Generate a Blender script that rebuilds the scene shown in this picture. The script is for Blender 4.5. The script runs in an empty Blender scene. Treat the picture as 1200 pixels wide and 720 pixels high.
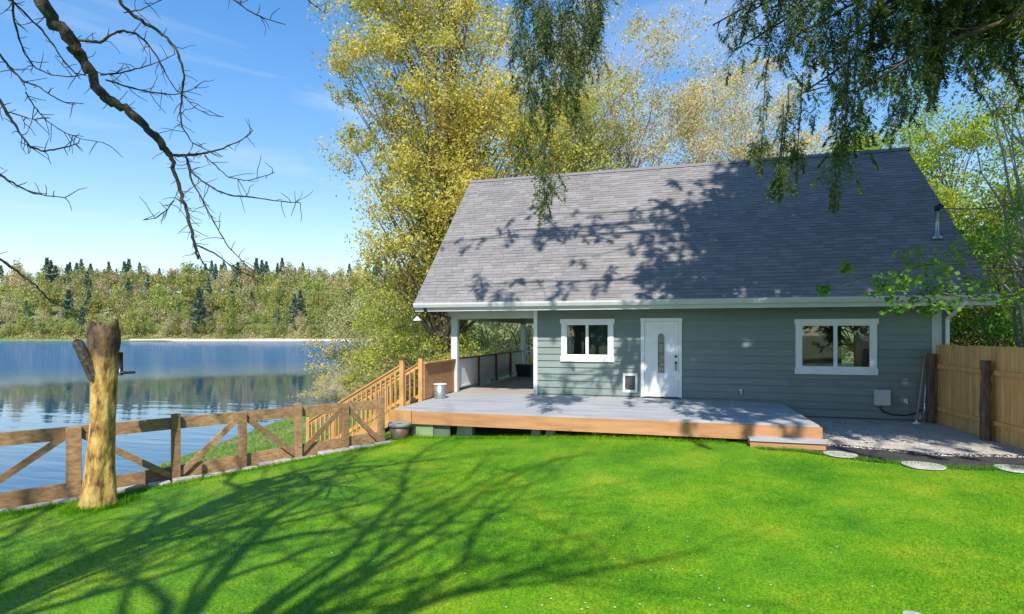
import bpy, math, random
import numpy as np
from mathutils import Vector, Matrix, noise as mnoise
random.seed(7); RNG = np.random.default_rng(7)
SC = bpy.context.scene; COL = SC.collection
rad = math.radians

# ------------------------------------------------------------------ camera
YAW = 15.3; CA, SA = math.cos(rad(YAW)), math.sin(rad(YAW)); FPX = 655.0; HY = 391.0; EYE = 2.4
cd = bpy.data.cameras.new('camera'); cam = bpy.data.objects.new('camera', cd); COL.objects.link(cam)
cam.location = (0, 0, EYE); cam.rotation_euler = (rad(90), 0, rad(YAW))
cd.sensor_width = 36; cd.lens = FPX / 1200 * 36; cd.shift_y = (HY - 360) / 1200
cd.clip_start = 0.05; cd.clip_end = 5000
SC.camera = cam

# ------------------------------------------------------------------ sky, sun, exposure
SUN_EL = 47.0; SUN_HEAD = 11.3       # light travels towards +Y turned 11.3 deg counter-clockwise
world = bpy.data.worlds.new('World'); SC.world = world; world.use_nodes = True
wn = world.node_tree; wn.nodes.clear()
def wnode(t, **k):
    n = wn.nodes.new(t)
    for a, b in k.items(): setattr(n, a, b)
    return n
wo = wnode('ShaderNodeOutputWorld'); wb = wnode('ShaderNodeBackground'); sky = wnode('ShaderNodeTexSky')
sky.sky_type = 'NISHITA'; sky.sun_disc = False; sky.sun_elevation = rad(SUN_EL); sky.sun_rotation = rad(180 - SUN_HEAD)
sky.air_density = 1.0; sky.dust_density = 0.05; sky.ozone_density = 2.0; sky.altitude = 50
tc = wnode('ShaderNodeTexCoord'); mp = wnode('ShaderNodeMapping'); mp.inputs['Scale'].default_value = (1.0, 1.0, 4.2)
mp.inputs['Rotation'].default_value = (0.25, 0.3, 0.4)
nz = wnode('ShaderNodeTexNoise'); nz.inputs['Scale'].default_value = 2.3; nz.inputs['Detail'].default_value = 7; nz.inputs['Roughness'].default_value = 0.55
nz.inputs['Distortion'].default_value = 0.6
cr = wnode('ShaderNodeValToRGB'); cr.color_ramp.elements[0].position = 0.53; cr.color_ramp.elements[1].position = 0.82
cr.color_ramp.elements[0].color = (0, 0, 0, 1); cr.color_ramp.elements[1].color = (0.5, 0.5, 0.5, 1)
hs = wnode('ShaderNodeHueSaturation'); hs.inputs['Saturation'].default_value = 1.45; hs.inputs['Value'].default_value = 1.4
mx = wnode('ShaderNodeMix'); mx.data_type = 'RGBA'; mx.inputs[7].default_value = (3.6, 3.9, 4.2, 1)
wn.links.new(tc.outputs['Generated'], mp.inputs[0]); wn.links.new(mp.outputs[0], nz.inputs['Vector'])
wn.links.new(nz.outputs[0], cr.inputs[0]); wn.links.new(cr.outputs[0], mx.inputs[0])
vk = wnode('ShaderNodeVectorMath', operation='MULTIPLY_ADD'); vk.inputs[1].default_value = (.13, .13, .13); vk.inputs[2].default_value = (1, 1, 1)
vd = wnode('ShaderNodeVectorMath', operation='DIVIDE'); wn.links.new(sky.outputs[0], vk.inputs[0]); wn.links.new(sky.outputs[0], vd.inputs[0]); wn.links.new(vk.outputs[0], vd.inputs[1])
wn.links.new(vd.outputs[0], hs.inputs['Color']); hs.inputs['Hue'].default_value = .508; wn.links.new(hs.outputs[0], mx.inputs[6]); wn.links.new(mx.outputs[2], wb.inputs[0])
wb.inputs[1].default_value = 0.15
wn.links.new(wb.outputs[0], wo.inputs[0])
sl = bpy.data.lights.new('sun', 'SUN'); sl.energy = 4.1; sl.angle = rad(0.5); sl.color = (1, 0.95, 0.86)
so = bpy.data.objects.new('sun', sl); COL.objects.link(so)
ld = Vector((-math.sin(rad(SUN_HEAD)) * math.cos(rad(SUN_EL)), math.cos(rad(SUN_HEAD)) * math.cos(rad(SUN_EL)), -math.sin(rad(SUN_EL))))
so.rotation_euler = ld.to_track_quat('-Z', 'Y').to_euler(); so.location = (5, -20, 30)
SC.view_settings.view_transform = 'Standard'; SC.view_settings.look = 'None'; SC.view_settings.gamma = 1
SC.view_settings.exposure = 0.8

# ------------------------------------------------------------------ coordinates
def c2w(lat, dep): return (lat * CA - dep * SA, lat * SA + dep * CA)
def at_y(x, y, Y):
    u = (x - 600) / FPX; t = Y / (u * SA + CA); X = t * (u * CA - SA)
    return X, Y, EYE - (y - HY) / FPX * t
def at_z(x, y, z):
    t = (EYE - z) * FPX / (y - HY); X, Y = c2w((x - 600) / FPX * t, t); return X, Y, z
def at_d(x, y, d):
    X, Y = c2w((x - 600) / FPX * d, d); return X, Y, EYE - (y - HY) / FPX * d
def sm(t): t = max(0., min(1., t)); return t * t * (3 - 2 * t)
LAKE = -2.6
SHY = [-300, -30, 0, 10.9, 28.3, 33.2, 54.7, 135.5, 331, 2000]; SHX = [-20, -13, -15, -17, -21.7, -21, -27.4, -73.4, -168, -900]
def fence_x(Y): return -8.91 + (Y - 6.59) * .641 if Y < 11.1 else -6.1
def yard(X, Y):
    return .22 * sm((X + 6) / 6) * sm((Y - 4) / 6) - .17 * sm((-5.5 - X) / 3.4)
def ground_z(X, Y):
    dep = -X * SA + Y * CA
    s = (X - float(np.interp(Y, SHY, SHX))) * .93
    g = yard(X, Y)
    df = max(0., (fence_x(min(Y, 30)) - X) * .86 - .3)
    if s > 0:
        q = s / (s + df) if df > 0 else 1
        near = LAKE + (g - LAKE) * (1 - (1 - q) ** .75) if q < 1 else g
    else: near = LAKE + max(-2.5, s * .3)
    if dep > 364: near = max(near, LAKE - .2 + min((dep - 362) * .3, 42 + (dep - 500) * .04))
    return near

# ------------------------------------------------------------------ objects
def wl(o):
    v = Vector((0, 0, 0))
    while o: v += o.location; o = o.parent
    return v
def tag(o, label=None, cat=None, group=None, kind=None):
    if label: o['label'] = label
    if cat: o['category'] = cat
    if group: o['group'] = group
    if kind: o['kind'] = kind
    return o
def thing(name, label, cat, loc, group=None):
    o = bpy.data.objects.new(name, None); o.empty_display_size = .2; COL.objects.link(o); o.location = loc
    return tag(o, label, cat, group)
def link(name, me, parent=None, loc=(0, 0, 0), rot=None):
    o = bpy.data.objects.new(name, me); COL.objects.link(o)
    if parent is not None:
        o.parent = parent; o.location = Vector(loc) - wl(parent)
    else: o.location = loc
    if rot is not None: o.rotation_euler = rot
    return o
class MB:
    def __init__(s): s.v = []; s.f = []
    def box(s, x0, x1, y0, y1, z0, z1):
        b = len(s.v)
        s.v += [(x, y, z) for z in (z0, z1) for y in (y0, y1) for x in (x0, x1)]
        s.f += [tuple(b + i for i in q) for q in ((0, 2, 3, 1), (4, 5, 7, 6), (0, 1, 5, 4), (2, 6, 7, 3), (0, 4, 6, 2), (1, 3, 7, 5))]
        return s
    def bar(s, p, q, w, h, up=(0, 0, 1)):      # box between two points, w across, h along up
        p = Vector(p); q = Vector(q); d = (q - p).normalized(); up = Vector(up)
        sd = d.cross(up).normalized(); u = sd.cross(d).normalized(); b = len(s.v)
        for c in (p, q):
            for a, e in ((-1, -1), (1, -1), (1, 1), (-1, 1)): s.v.append(tuple(c + sd * (a * w / 2) + u * (e * h / 2)))
        s.f += [tuple(b + i for i in q_) for q_ in ((0, 1, 2, 3), (7, 6, 5, 4), (0, 4, 5, 1), (1, 5, 6, 2), (2, 6, 7, 3), (3, 7, 4, 0))]
        return s
    def tube(s, pts, rs, n=6, cap=True):
        pts = [Vector(p) for p in pts]; b = len(s.v); m = len(pts); ref = Vector((.13, .31, 1)).normalized()
        for i, p in enumerate(pts):
            d = (pts[min(i + 1, m - 1)] - pts[max(i - 1, 0)]).normalized()
            r = ref if abs(d.dot(ref)) < .95 else Vector((1, 0, 0))
            a = d.cross(r).normalized(); c = d.cross(a)
            for k in range(n):
                t = 2 * math.pi * k / n; s.v.append(tuple(p + (a * math.cos(t) + c * math.sin(t)) * rs[i]))
        for i in range(m - 1):
            for k in range(n):
                k2 = (k + 1) % n; s.f.append((b + i * n + k, b + i * n + k2, b + (i + 1) * n + k2, b + (i + 1) * n + k))
        if cap: s.f.append(tuple(b + k for k in range(n))); s.f.append(tuple(b + (m - 1) * n + k for k in reversed(range(n))))
        return s
    def lathe(s, c, prof, n=20):
        b = len(s.v); m = len(prof)
        for r, z in prof:
            for k in range(n):
                t = 2 * math.pi * k / n; s.v.append((c[0] + r * math.cos(t), c[1] + r * math.sin(t), c[2] + z))
        for i in range(m - 1):
            for k in range(n):
                k2 = (k + 1) % n; s.f.append((b + i * n + k, b + i * n + k2, b + (i + 1) * n + k2, b + (i + 1) * n + k))
        s.f.append(tuple(b + k for k in reversed(range(n)))); s.f.append(tuple(b + (m - 1) * n + k for k in range(n)))
        return s
    def poly(s, pts, z0, z1):                  # vertical prism over an outline
        b = len(s.v); n = len(pts)
        s.v += [(x, y, z0) for x, y in pts] + [(x, y, z1) for x, y in pts]
        s.f.append(tuple(b + i for i in reversed(range(n)))); s.f.append(tuple(b + n + i for i in range(n)))
        for i in range(n): j = (i + 1) % n; s.f.append((b + i, b + j, b + n + j, b + n + i))
        return s
    def mesh(s, name, mat, smooth=False):
        me = bpy.data.meshes.new(name); me.from_pydata(s.v, [], s.f); me.materials.append(mat); me.update()
        if smooth: me.shade_smooth()
        return me
    def build(s, name, mat, parent=None, smooth=False, bevel=0, **k):
        o = link(name, s.mesh(name, mat, smooth), parent)
        if bevel:
            m = o.modifiers.new('bevel', 'BEVEL'); m.width = bevel; m.segments = 2; m.limit_method = 'ANGLE'
        if k: tag(o, **k)
        return o
def np_mesh(name, V, nper, mat, tone=None):     # V: (count, nper, 3)
    n = V.shape[0]; me = bpy.data.meshes.new(name)
    me.vertices.add(n * nper); me.vertices.foreach_set('co', V.astype(np.float32).ravel())
    me.loops.add(n * nper); me.loops.foreach_set('vertex_index', np.arange(n * nper, dtype=np.int32))
    me.polygons.add(n); me.polygons.foreach_set('loop_start', np.arange(0, n * nper, nper, dtype=np.int32))
    me.materials.append(mat)
    if tone is not None:
        a = me.attributes.new('tone', 'FLOAT', 'FACE'); a.data.foreach_set('value', tone.astype(np.float32))
    me.update(calc_edges=True); return me

# ------------------------------------------------------------------ materials
def new_mat(name):
    m = bpy.data.materials.new(name); m.use_nodes = True; t = m.node_tree; return m, t, t.nodes['Principled BSDF']
def mat(name, col, rough=.7, var=.15, scale=3., bump=.0, bscale=40., stretch=(1, 1, 1), rand=0., spec=.5, metal=0., col2=None, thr=(.35, .7), detail=5):
    m, t, p = new_mat(name); N = t.nodes.new; L = t.links.new
    tcn = N('ShaderNodeTexCoord'); mpn = N('ShaderNodeMapping'); mpn.inputs['Scale'].default_value = stretch
    L(tcn.outputs['Object'], mpn.inputs[0])
    oi = N('ShaderNodeObjectInfo')
    ad = N('ShaderNodeVectorMath'); ad.operation = 'ADD'
    if rand:
        mm = N('ShaderNodeMath'); mm.operation = 'MULTIPLY'; mm.inputs[1].default_value = 37.; L(oi.outputs['Random'], mm.inputs[0]); L(mm.outputs[0], ad.inputs[1])
    L(mpn.outputs[0], ad.inputs[0])
    n = N('ShaderNodeTexNoise'); n.inputs['Scale'].default_value = scale; n.inputs['Detail'].default_value = detail; n.inputs['Roughness'].default_value = .6
    L(ad.outputs[0], n.inputs['Vector'])
    r = N('ShaderNodeValToRGB'); r.color_ramp.elements[0].position = thr[0]; r.color_ramp.elements[1].position = thr[1]
    c = np.array(col); c2 = np.array(col2) if col2 is not None else c * (1 + var); c1 = c * (1 - var) if col2 is None else c
    r.color_ramp.elements[0].color = (*c1, 1); r.color_ramp.elements[1].color = (*np.clip(c2, 0, 1), 1)
    L(n.outputs[0], r.inputs[0]); out = r.outputs[0]
    if rand:
        h = N('ShaderNodeHueSaturation'); mr = N('ShaderNodeMapRange'); mr.inputs[3].default_value = 1 - rand; mr.inputs[4].default_value = 1 + rand
        L(oi.outputs['Random'], mr.inputs[0]); L(mr.outputs[0], h.inputs['Value']); L(out, h.inputs['Color']); out = h.outputs[0]
    L(out, p.inputs['Base Color']); p.inputs['Roughness'].default_value = rough; p.inputs['Specular IOR Level'].default_value = spec; p.inputs['Metallic'].default_value = metal
    if bump:
        b = N('ShaderNodeBump'); b.inputs['Strength'].default_value = bump; b.inputs['Distance'].default_value = .02
        n2 = N('ShaderNodeTexNoise'); n2.inputs['Scale'].default_value = bscale; n2.inputs['Detail'].default_value = 6; L(ad.outputs[0], n2.inputs['Vector'])
        L(n2.outputs[0], b.inputs['Height']); L(b.outputs[0], p.inputs['Normal'])
    return m
def leaf_mat(name, stops, trans=.35, rough=.55, rand=0.):
    m, t, p = new_mat(name); N = t.nodes.new; L = t.links.new
    a = N('ShaderNodeAttribute'); a.attribute_name = 'tone'; r = N('ShaderNodeValToRGB')
    el = r.color_ramp.elements
    while len(el) < len(stops): el.new(.5)
    for e, (q, c) in zip(el, stops): e.position = q; e.color = (*c, 1)
    L(a.outputs['Fac'], r.inputs[0]); out = r.outputs[0]
    if rand:
        oi = N('ShaderNodeObjectInfo'); h = N('ShaderNodeHueSaturation'); mr = N('ShaderNodeMapRange'); mr.inputs[3].default_value = 1 - rand; mr.inputs[4].default_value = 1 + rand
        m2 = N('ShaderNodeMapRange'); m2.inputs[3].default_value = .475; m2.inputs[4].default_value = .525
        fr = N('ShaderNodeMath'); fr.operation = 'FRACT'; mu = N('ShaderNodeMath'); mu.operation = 'MULTIPLY'; mu.inputs[1].default_value = 7.31
        L(oi.outputs['Random'], mr.inputs[0]); L(oi.outputs['Random'], mu.inputs[0]); L(mu.outputs[0], fr.inputs[0]); L(fr.outputs[0], m2.inputs[0])
        L(mr.outputs[0], h.inputs['Value']); L(m2.outputs[0], h.inputs['Hue']); L(out, h.inputs['Color']); out = h.outputs[0]
    L(out, p.inputs['Base Color']); p.inputs['Roughness'].default_value = rough; p.inputs['Specular IOR Level'].default_value = .25
    tr = N('ShaderNodeBsdfTranslucent'); L(out, tr.inputs[0]); ms = N('ShaderNodeMixShader'); ms.inputs[0].default_value = trans
    L(p.outputs[0], ms.inputs[1]); L(tr.outputs[0], ms.inputs[2]); L(ms.outputs[0], t.nodes['Material Output'].inputs[0])
    return m
M = {}
M['siding'] = mat('siding_paint', (.175, .222, .203), .6, .1, .9, .15, 60, (1, 1, 5), rand=.06, col2=(.21, .255, .232))
M['trim'] = mat('white_trim_paint', (.78, .80, .80), .5, .04, 4, .05, 50)
M['gutter'] = mat('gutter_metal', (.50, .52, .51), .45, .06, 2, .03, 30)
M['fascia_grey'] = mat('grey_beam_paint', (.50, .54, .51), .6, .06, 2, .05, 40)
M['soffit'] = mat('soffit_paint', (.16, .19, .18), .7, .08, 3)
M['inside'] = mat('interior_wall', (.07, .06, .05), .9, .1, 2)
M['deck'] = mat('deck_paint', (.26, .265, .285), .65, .14, 1.6, .15, 50, (.6, 4, 1), rand=.10, col2=(.40, .40, .41), thr=(.3, .7))
M['porch'] = mat('porch_floor', (.36, .31, .28), .6, .15, 2.2, .1, 50, (.6, 6, 1), rand=.08)
M['cedar'] = mat('cedar_stain', (.40, .20, .065), .6, .3, 2.5, .2, 30, (1.2, 1.2, 1.2), rand=.14, col2=(.58, .33, .12))
M['redwood'] = mat('red_brown_fascia', (.36, .165, .07), .6, .2, 2, .2, 30, (.5, 5, 5), col2=(.50, .26, .12), rand=.06)
M['rail_brown'] = mat('dark_brown_rail', (.13, .06, .03), .65, .3, 4, .15, 30, (2, 2, 2), rand=.15)
M['fence_wood'] = mat('weathered_rail_wood', (.21, .115, .055), .75, .3, 3, .35, 35, (3, 3, 8), rand=.22, col2=(.40, .25, .125))
M['board'] = mat('cedar_picket', (.66, .32, .09), .7, .2, 2.5, .2, 30, (6, 6, .6), rand=.14, col2=(.82, .47, .17))
M['post_dark'] = mat('rough_dark_post', (.085, .05, .033), .9, .4, 5, .6, 25, (3, 3, .6), rand=.1, col2=(.2, .125, .08))
M['concrete'] = mat('concrete', (.42, .41, .38), .9, .2, 6, .3, 60)
M['stone'] = mat('border_stone', (.30, .28, .26), .9, .3, 5, .5, 25, rand=.2, col2=(.45, .42, .38))
M['stepping'] = mat('stepping_stone', (.24, .23, .215), .95, .2, 5, .6, 45, rand=.05, col2=(.46, .44, .41), thr=(.25, .6))
M['metal'] = mat('galvanised_steel', (.42, .44, .46), .35, .15, 6, .05, 40, metal=.7)
M['black'] = mat('black_metal', (.015, .015, .017), .35, .1, 5)
M['box'] = mat('utility_box_plastic', (.55, .56, .55), .5, .06, 5, .05, 40)
M['pot'] = mat('pot_glaze', (.13, .075, .062), .5, .2, 6, .1, 30)
M['potrim'] = mat('pot_rim', (.22, .23, .24), .5, .15, 6, .1, 30)
M['soil'] = mat('dark_soil', (.022, .02, .022), .95, .4, 14, .9, 60, col2=(.06, .052, .05))
M['gravel'] = mat('gravel', (.30, .26, .22), .95, .35, 24, .9, 90, col2=(.62, .56, .49), thr=(.3, .68))
M['sand'] = mat('beach_sand', (.50, .42, .32), .95, .12, .2, .1, 1)
M['panel'] = mat('porch_screen_panel', (.78, .82, .88), .4, .04, 3)
M['pole'] = mat('pink_pole', (.45, .25, .2), .5, .1, 5)
M['curtain'] = mat('grey_curtain', (.34, .35, .36), .9, .12, 4, 0, 1, (14, 14, .3))
M['blind'] = mat('window_blind', (.12, .15, .145), .8, .1, 4)
M['bark_bare'] = mat('bare_branch_bark', (.032, .026, .022), .9, .35, 18, .6, 60, col2=(.13, .13, .075), thr=(.45, .8))
M['bark'] = mat('tree_bark', (.13, .10, .075), .9, .3, 8, .5, 30, (2, 2, .5), col2=(.24, .19, .15))
M['bark_pale'] = mat('pale_bark', (.34, .31, .28), .9, .25, 8, .5, 30, (2, 2, .5), col2=(.52, .49, .45))
M['bark_cedar'] = mat('cedar_bark', (.06, .04, .03), .95, .3, 5, .7, 20, (3, 3, .3), col2=(.12, .085, .06))
def shingle_mat():
    m, t, p = new_mat('asphalt_shingle'); N = t.nodes.new; L = t.links.new
    a = N('ShaderNodeAttribute'); a.attribute_name = 'tone'; r = N('ShaderNodeValToRGB')
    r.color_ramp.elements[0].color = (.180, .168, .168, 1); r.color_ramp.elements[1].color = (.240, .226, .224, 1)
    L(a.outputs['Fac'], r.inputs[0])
    tcn = N('ShaderNodeTexCoord'); n = N('ShaderNodeTexNoise'); n.inputs['Scale'].default_value = 90; n.inputs['Detail'].default_value = 3; L(tcn.outputs['Object'], n.inputs['Vector'])
    mr = N('ShaderNodeMapRange'); mr.inputs[3].default_value = .65; mr.inputs[4].default_value = 1.35; L(n.outputs[0], mr.inputs[0])
    n2 = N('ShaderNodeTexNoise'); n2.inputs['Scale'].default_value = .7; n2.inputs['Detail'].default_value = 5; L(tcn.outputs['Object'], n2.inputs['Vector'])
    mr2 = N('ShaderNodeMapRange'); mr2.inputs[3].default_value = .8; mr2.inputs[4].default_value = 1.2; L(n2.outputs[0], mr2.inputs[0])
    mu = N('ShaderNodeMath'); mu.operation = 'MULTIPLY'; L(mr.outputs[0], mu.inputs[0]); L(mr2.outputs[0], mu.inputs[1])
    h = N('ShaderNodeHueSaturation'); L(r.outputs[0], h.inputs['Color']); L(mu.outputs[0], h.inputs['Value']); L(h.outputs[0], p.inputs['Base Color'])
    p.inputs['Roughness'].default_value = .9; p.inputs['Specular IOR Level'].default_value = .3
    b = N('ShaderNodeBump'); b.inputs['Strength'].default_value = .4; b.inputs['Distance'].default_value = .01; L(n.outputs[0], b.inputs['Height']); L(b.outputs[0], p.inputs['Normal'])
    return m
M['shingle'] = shingle_mat()
def stump_mat():
    m, t, p = new_mat('stripped_trunk_wood'); N = t.nodes.new; L = t.links.new
    tcn = N('ShaderNodeTexCoord'); mpn = N('ShaderNodeMapping'); mpn.inputs['Scale'].default_value = (2.2, 2.2, .9); L(tcn.outputs['Object'], mpn.inputs[0])
    n = N('ShaderNodeTexNoise'); n.inputs['Scale'].default_value = 4.2; n.inputs['Detail'].default_value = 8; n.inputs['Roughness'].default_value = .65; L(mpn.outputs[0], n.inputs['Vector'])
    r = N('ShaderNodeValToRGB'); e = r.color_ramp.elements; e.new(.5); e.new(.5)
    for el, (q, c) in zip(e, ((.34, (.08, .04, .02)), (.45, (.34, .19, .05)), (.55, (.52, .35, .09)), (.7, (.62, .47, .19)))): el.position = q; el.color = (*c, 1)
    L(n.outputs[0], r.inputs[0])
    g = N('ShaderNodeNewGeometry'); sx = N('ShaderNodeSeparateXYZ'); L(g.outputs['Position'], sx.inputs[0])
    mr = N('ShaderNodeMapRange'); mr.inputs[1].default_value = 1.75; mr.inputs[2].default_value = 2.2; L(sx.outputs[2], mr.inputs[0])
    n3 = N('ShaderNodeTexNoise'); n3.inputs['Scale'].default_value = 5; L(tcn.outputs['Object'], n3.inputs['Vector'])
    av = N('ShaderNodeMath'); av.operation = 'MULTIPLY_ADD'; av.inputs[1].default_value = .7; L(n3.outputs[0], av.inputs[0]); 
    sb = N('ShaderNodeMath'); sb.operation = 'SUBTRACT'; sb.inputs[1].default_value = .35; L(mr.outputs[0], sb.inputs[0]); L(sb.outputs[0], av.inputs[2])
    mixn = N('ShaderNodeMix'); mixn.data_type = 'RGBA'; mixn.clamp_factor = True; L(av.outputs[0], mixn.inputs[0]); L(r.outputs[0], mixn.inputs[6]); 
    r3 = N('ShaderNodeValToRGB'); r3.color_ramp.elements[0].color = (.03, .018, .012, 1); r3.color_ramp.elements[1].color = (.2, .11, .06, 1); L(n.outputs[0], r3.inputs[0]); r3.color_ramp.elements[0].position = .4; r3.color_ramp.elements[1].position = .7
    L(r3.outputs[0], mixn.inputs[7]); L(mixn.outputs[2], p.inputs['Base Color'])
    p.inputs['Roughness'].default_value = .85
    b = N('ShaderNodeBump'); b.inputs['Strength'].default_value = .7; b.inputs['Distance'].default_value = .03
    n2 = N('ShaderNodeTexNoise'); n2.inputs['Scale'].default_value = 9; n2.inputs['Detail'].default_value = 8; L(mpn.outputs[0], n2.inputs['Vector']); L(n2.outputs[0], b.inputs['Height']); L(b.outputs[0], p.inputs['Normal'])
    return m
M['stump'] = stump_mat()
def water_mat():
    m, t, p = new_mat('lake_water'); N = t.nodes.new; L = t.links.new
    p.inputs['Base Color'].default_value = (.012, .055, .11, 1); p.inputs['Roughness'].default_value = .035; p.inputs['IOR'].default_value = 1.33
    p.inputs['Specular IOR Level'].default_value = .8
    g = N('ShaderNodeNewGeometry')
    vl = N('ShaderNodeVectorMath'); vl.operation = 'LENGTH'; L(g.outputs['Position'], vl.inputs[0])
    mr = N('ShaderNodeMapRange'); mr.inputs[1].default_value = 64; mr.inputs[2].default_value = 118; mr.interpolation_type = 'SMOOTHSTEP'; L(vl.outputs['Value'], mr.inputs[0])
    def noise(sc, stretch, det=3):
        mpn = N('ShaderNodeMapping'); mpn.inputs['Rotation'].default_value = (0, 0, rad(-20)); mpn.inputs['Scale'].default_value = stretch; L(g.outputs['Position'], mpn.inputs[0])
        n = N('ShaderNodeTexNoise'); n.inputs['Scale'].default_value = sc; n.inputs['Detail'].default_value = det; L(mpn.outputs[0], n.inputs['Vector']); return n
    n1 = noise(.55, (.35, 1.5, 1)); n2 = noise(1.6, (.6, 1.3, 1), 5)
    mn = N('ShaderNodeMapRange'); mn.inputs[1].default_value = 24; mn.inputs[2].default_value = 52; mn.inputs[3].default_value = 1; mn.inputs[4].default_value = .22; L(vl.outputs['Value'], mn.inputs[0])
    b1 = N('ShaderNodeBump'); L(mn.outputs[0], b1.inputs['Strength']); b1.inputs['Distance'].default_value = .045; L(n1.outputs[0], b1.inputs['Height'])
    b2 = N('ShaderNodeBump'); b2.inputs['Distance'].default_value = .45; L(n2.outputs[0], b2.inputs['Height']); L(mr.outputs[0], b2.inputs['Strength']); L(b1.outputs[0], b2.inputs['Normal'])
    L(b2.outputs[0], p.inputs['Normal'])
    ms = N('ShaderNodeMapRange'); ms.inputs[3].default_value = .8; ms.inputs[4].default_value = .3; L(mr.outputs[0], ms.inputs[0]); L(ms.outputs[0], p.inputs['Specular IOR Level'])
    df = N('ShaderNodeBsdfDiffuse'); df.inputs[0].default_value = (.022, .12, .27, 1); mf = N('ShaderNodeMath'); mf.operation = 'MULTIPLY_ADD'; mf.inputs[1].default_value = .42; mf.inputs[2].default_value = .0; L(mr.outputs[0], mf.inputs[0])  # reflected sky blue painted in as diffuse colour, rising with distance
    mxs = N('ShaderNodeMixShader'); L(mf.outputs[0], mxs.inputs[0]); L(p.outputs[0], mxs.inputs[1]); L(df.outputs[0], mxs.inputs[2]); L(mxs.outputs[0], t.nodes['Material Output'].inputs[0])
    return m
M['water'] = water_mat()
def glass_mat():
    m, t, p = new_mat('window_glass'); N = t.nodes.new; L = t.links.new
    tr = N('ShaderNodeBsdfTransparent'); tr.inputs[0].default_value = (.85, .9, .88, 1); gl = N('ShaderNodeBsdfGlossy'); gl.inputs['Roughness'].default_value = .02
    fr = N('ShaderNodeFresnel'); fr.inputs[0].default_value = 1.5; mr = N('ShaderNodeMapRange'); mr.inputs[3].default_value = .05; L(fr.outputs[0], mr.inputs[0])
    ms = N('ShaderNodeMixShader'); L(mr.outputs[0], ms.inputs[0]); L(tr.outputs[0], ms.inputs[1]); L(gl.outputs[0], ms.inputs[2]); L(ms.outputs[0], t.nodes['Material Output'].inputs[0])
    return m
M['glass'] = glass_mat()
def grass_mat(name, blades):
    m, t, p = new_mat(name); N = t.nodes.new; L = t.links.new
    g = N('ShaderNodeNewGeometry')
    n = N('ShaderNodeTexNoise'); n.inputs['Scale'].default_value = .8; n.inputs['Detail'].default_value = 8; n.inputs['Roughness'].default_value = .72; L(g.outputs['Position'], n.inputs['Vector'])
    r = N('ShaderNodeValToRGB'); e = r.color_ramp.elements; e.new(.5)
    for el, (q, c) in zip(e, ((.34, (.06, .215, .006)), (.5, (.13, .315, .006)), (.68, (.28, .39, .015)))): el.position = q; el.color = (*c, 1)
    L(n.outputs[0], r.inputs[0]); out = r.outputs[0]
    h = N('ShaderNodeHueSaturation'); mr = N('ShaderNodeMapRange')
    if blades:
        a = N('ShaderNodeAttribute'); a.attribute_name = 'tone'; L(a.outputs['Fac'], mr.inputs[0]); mr.inputs[3].default_value = .5; mr.inputs[4].default_value = 1.5
    else:
        n2 = N('ShaderNodeTexNoise'); n2.inputs['Scale'].default_value = 40; n2.inputs['Detail'].default_value = 4; L(g.outputs['Position'], n2.inputs['Vector']); L(n2.outputs[0], mr.inputs[0]); mr.inputs[1].default_value = .3; mr.inputs[2].default_value = .7; mr.inputs[3].default_value = .4; mr.inputs[4].default_value = 1.1
    L(mr.outputs[0], h.inputs['Value']); L(out, h.inputs['Color']); L(h.outputs[0], p.inputs['Base Color'])
    p.inputs['Roughness'].default_value = .6; p.inputs['Specular IOR Level'].default_value = .2
    if blades:
        tr = N('ShaderNodeBsdfTranslucent'); L(h.outputs[0], tr.inputs[0]); ms = N('ShaderNodeMixShader'); ms.inputs[0].default_value = .4
        L(p.outputs[0], ms.inputs[1]); L(tr.outputs[0], ms.inputs[2]); L(ms.outputs[0], t.nodes['Material Output'].inputs[0])
    return m
M['lawn'] = grass_mat('lawn_turf', False); M['blades'] = grass_mat('grass_blades', True)
M['bank'] = mat('bank_ground', (.08, .14, .03), .95, .3, .5, .5, 12, col2=(.20, .19, .08), thr=(.4, .65), detail=8)
Y1 = ((0, (.22, .25, .03)), (.35, (.48, .46, .075)), (.7, (.72, .61, .15)), (1, (.76, .58, .27)))
M['leaf_gold'] = leaf_mat('gold_green_leaves', Y1, .45)
M['leaf_shrub'] = leaf_mat('shrub_leaves', ((0, (.20, .24, .03)), (.45, (.40, .42, .06)), (1, (.62, .56, .16))), .45)
M['leaf_tan'] = leaf_mat('tan_bud_leaves', ((0, (.32, .30, .08)), (.4, (.62, .53, .19)), (1, (.76, .60, .38))), .45)
M['leaf_lime'] = leaf_mat('lime_leaves', ((0, (.10, .20, .02)), (.4, (.30, .42, .03)), (1, (.60, .62, .06))), .45)
M['leaf_olive'] = leaf_mat('olive_shrub_leaves', ((0, (.20, .22, .06)), (.5, (.44, .42, .15)), (1, (.66, .54, .34))), .35)
M['leaf_mid'] = leaf_mat('fresh_green_leaves', ((0, (.06, .16, .02)), (.5, (.14, .30, .04)), (1, (.28, .44, .06))), .45)
M['needle'] = leaf_mat('cedar_foliage', ((0, (.045, .085, .03)), (.5, (.11, .165, .045)), (1, (.32, .34, .08))), .4)
M['far_dec'] = leaf_mat('far_broadleaf', ((0, (.18, .22, .05)), (.5, (.36, .39, .10)), (1, (.50, .48, .17))), .4, rand=.2)
M['far_tan'] = leaf_mat('far_bare_wood', ((0, (.28, .27, .12)), (.5, (.44, .40, .18)), (1, (.56, .48, .28))), .35, rand=.18)
M['far_con'] = leaf_mat('far_conifer', ((0, (.075, .13, .09)), (1, (.17, .23, .13))), .25, rand=.2)

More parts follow.
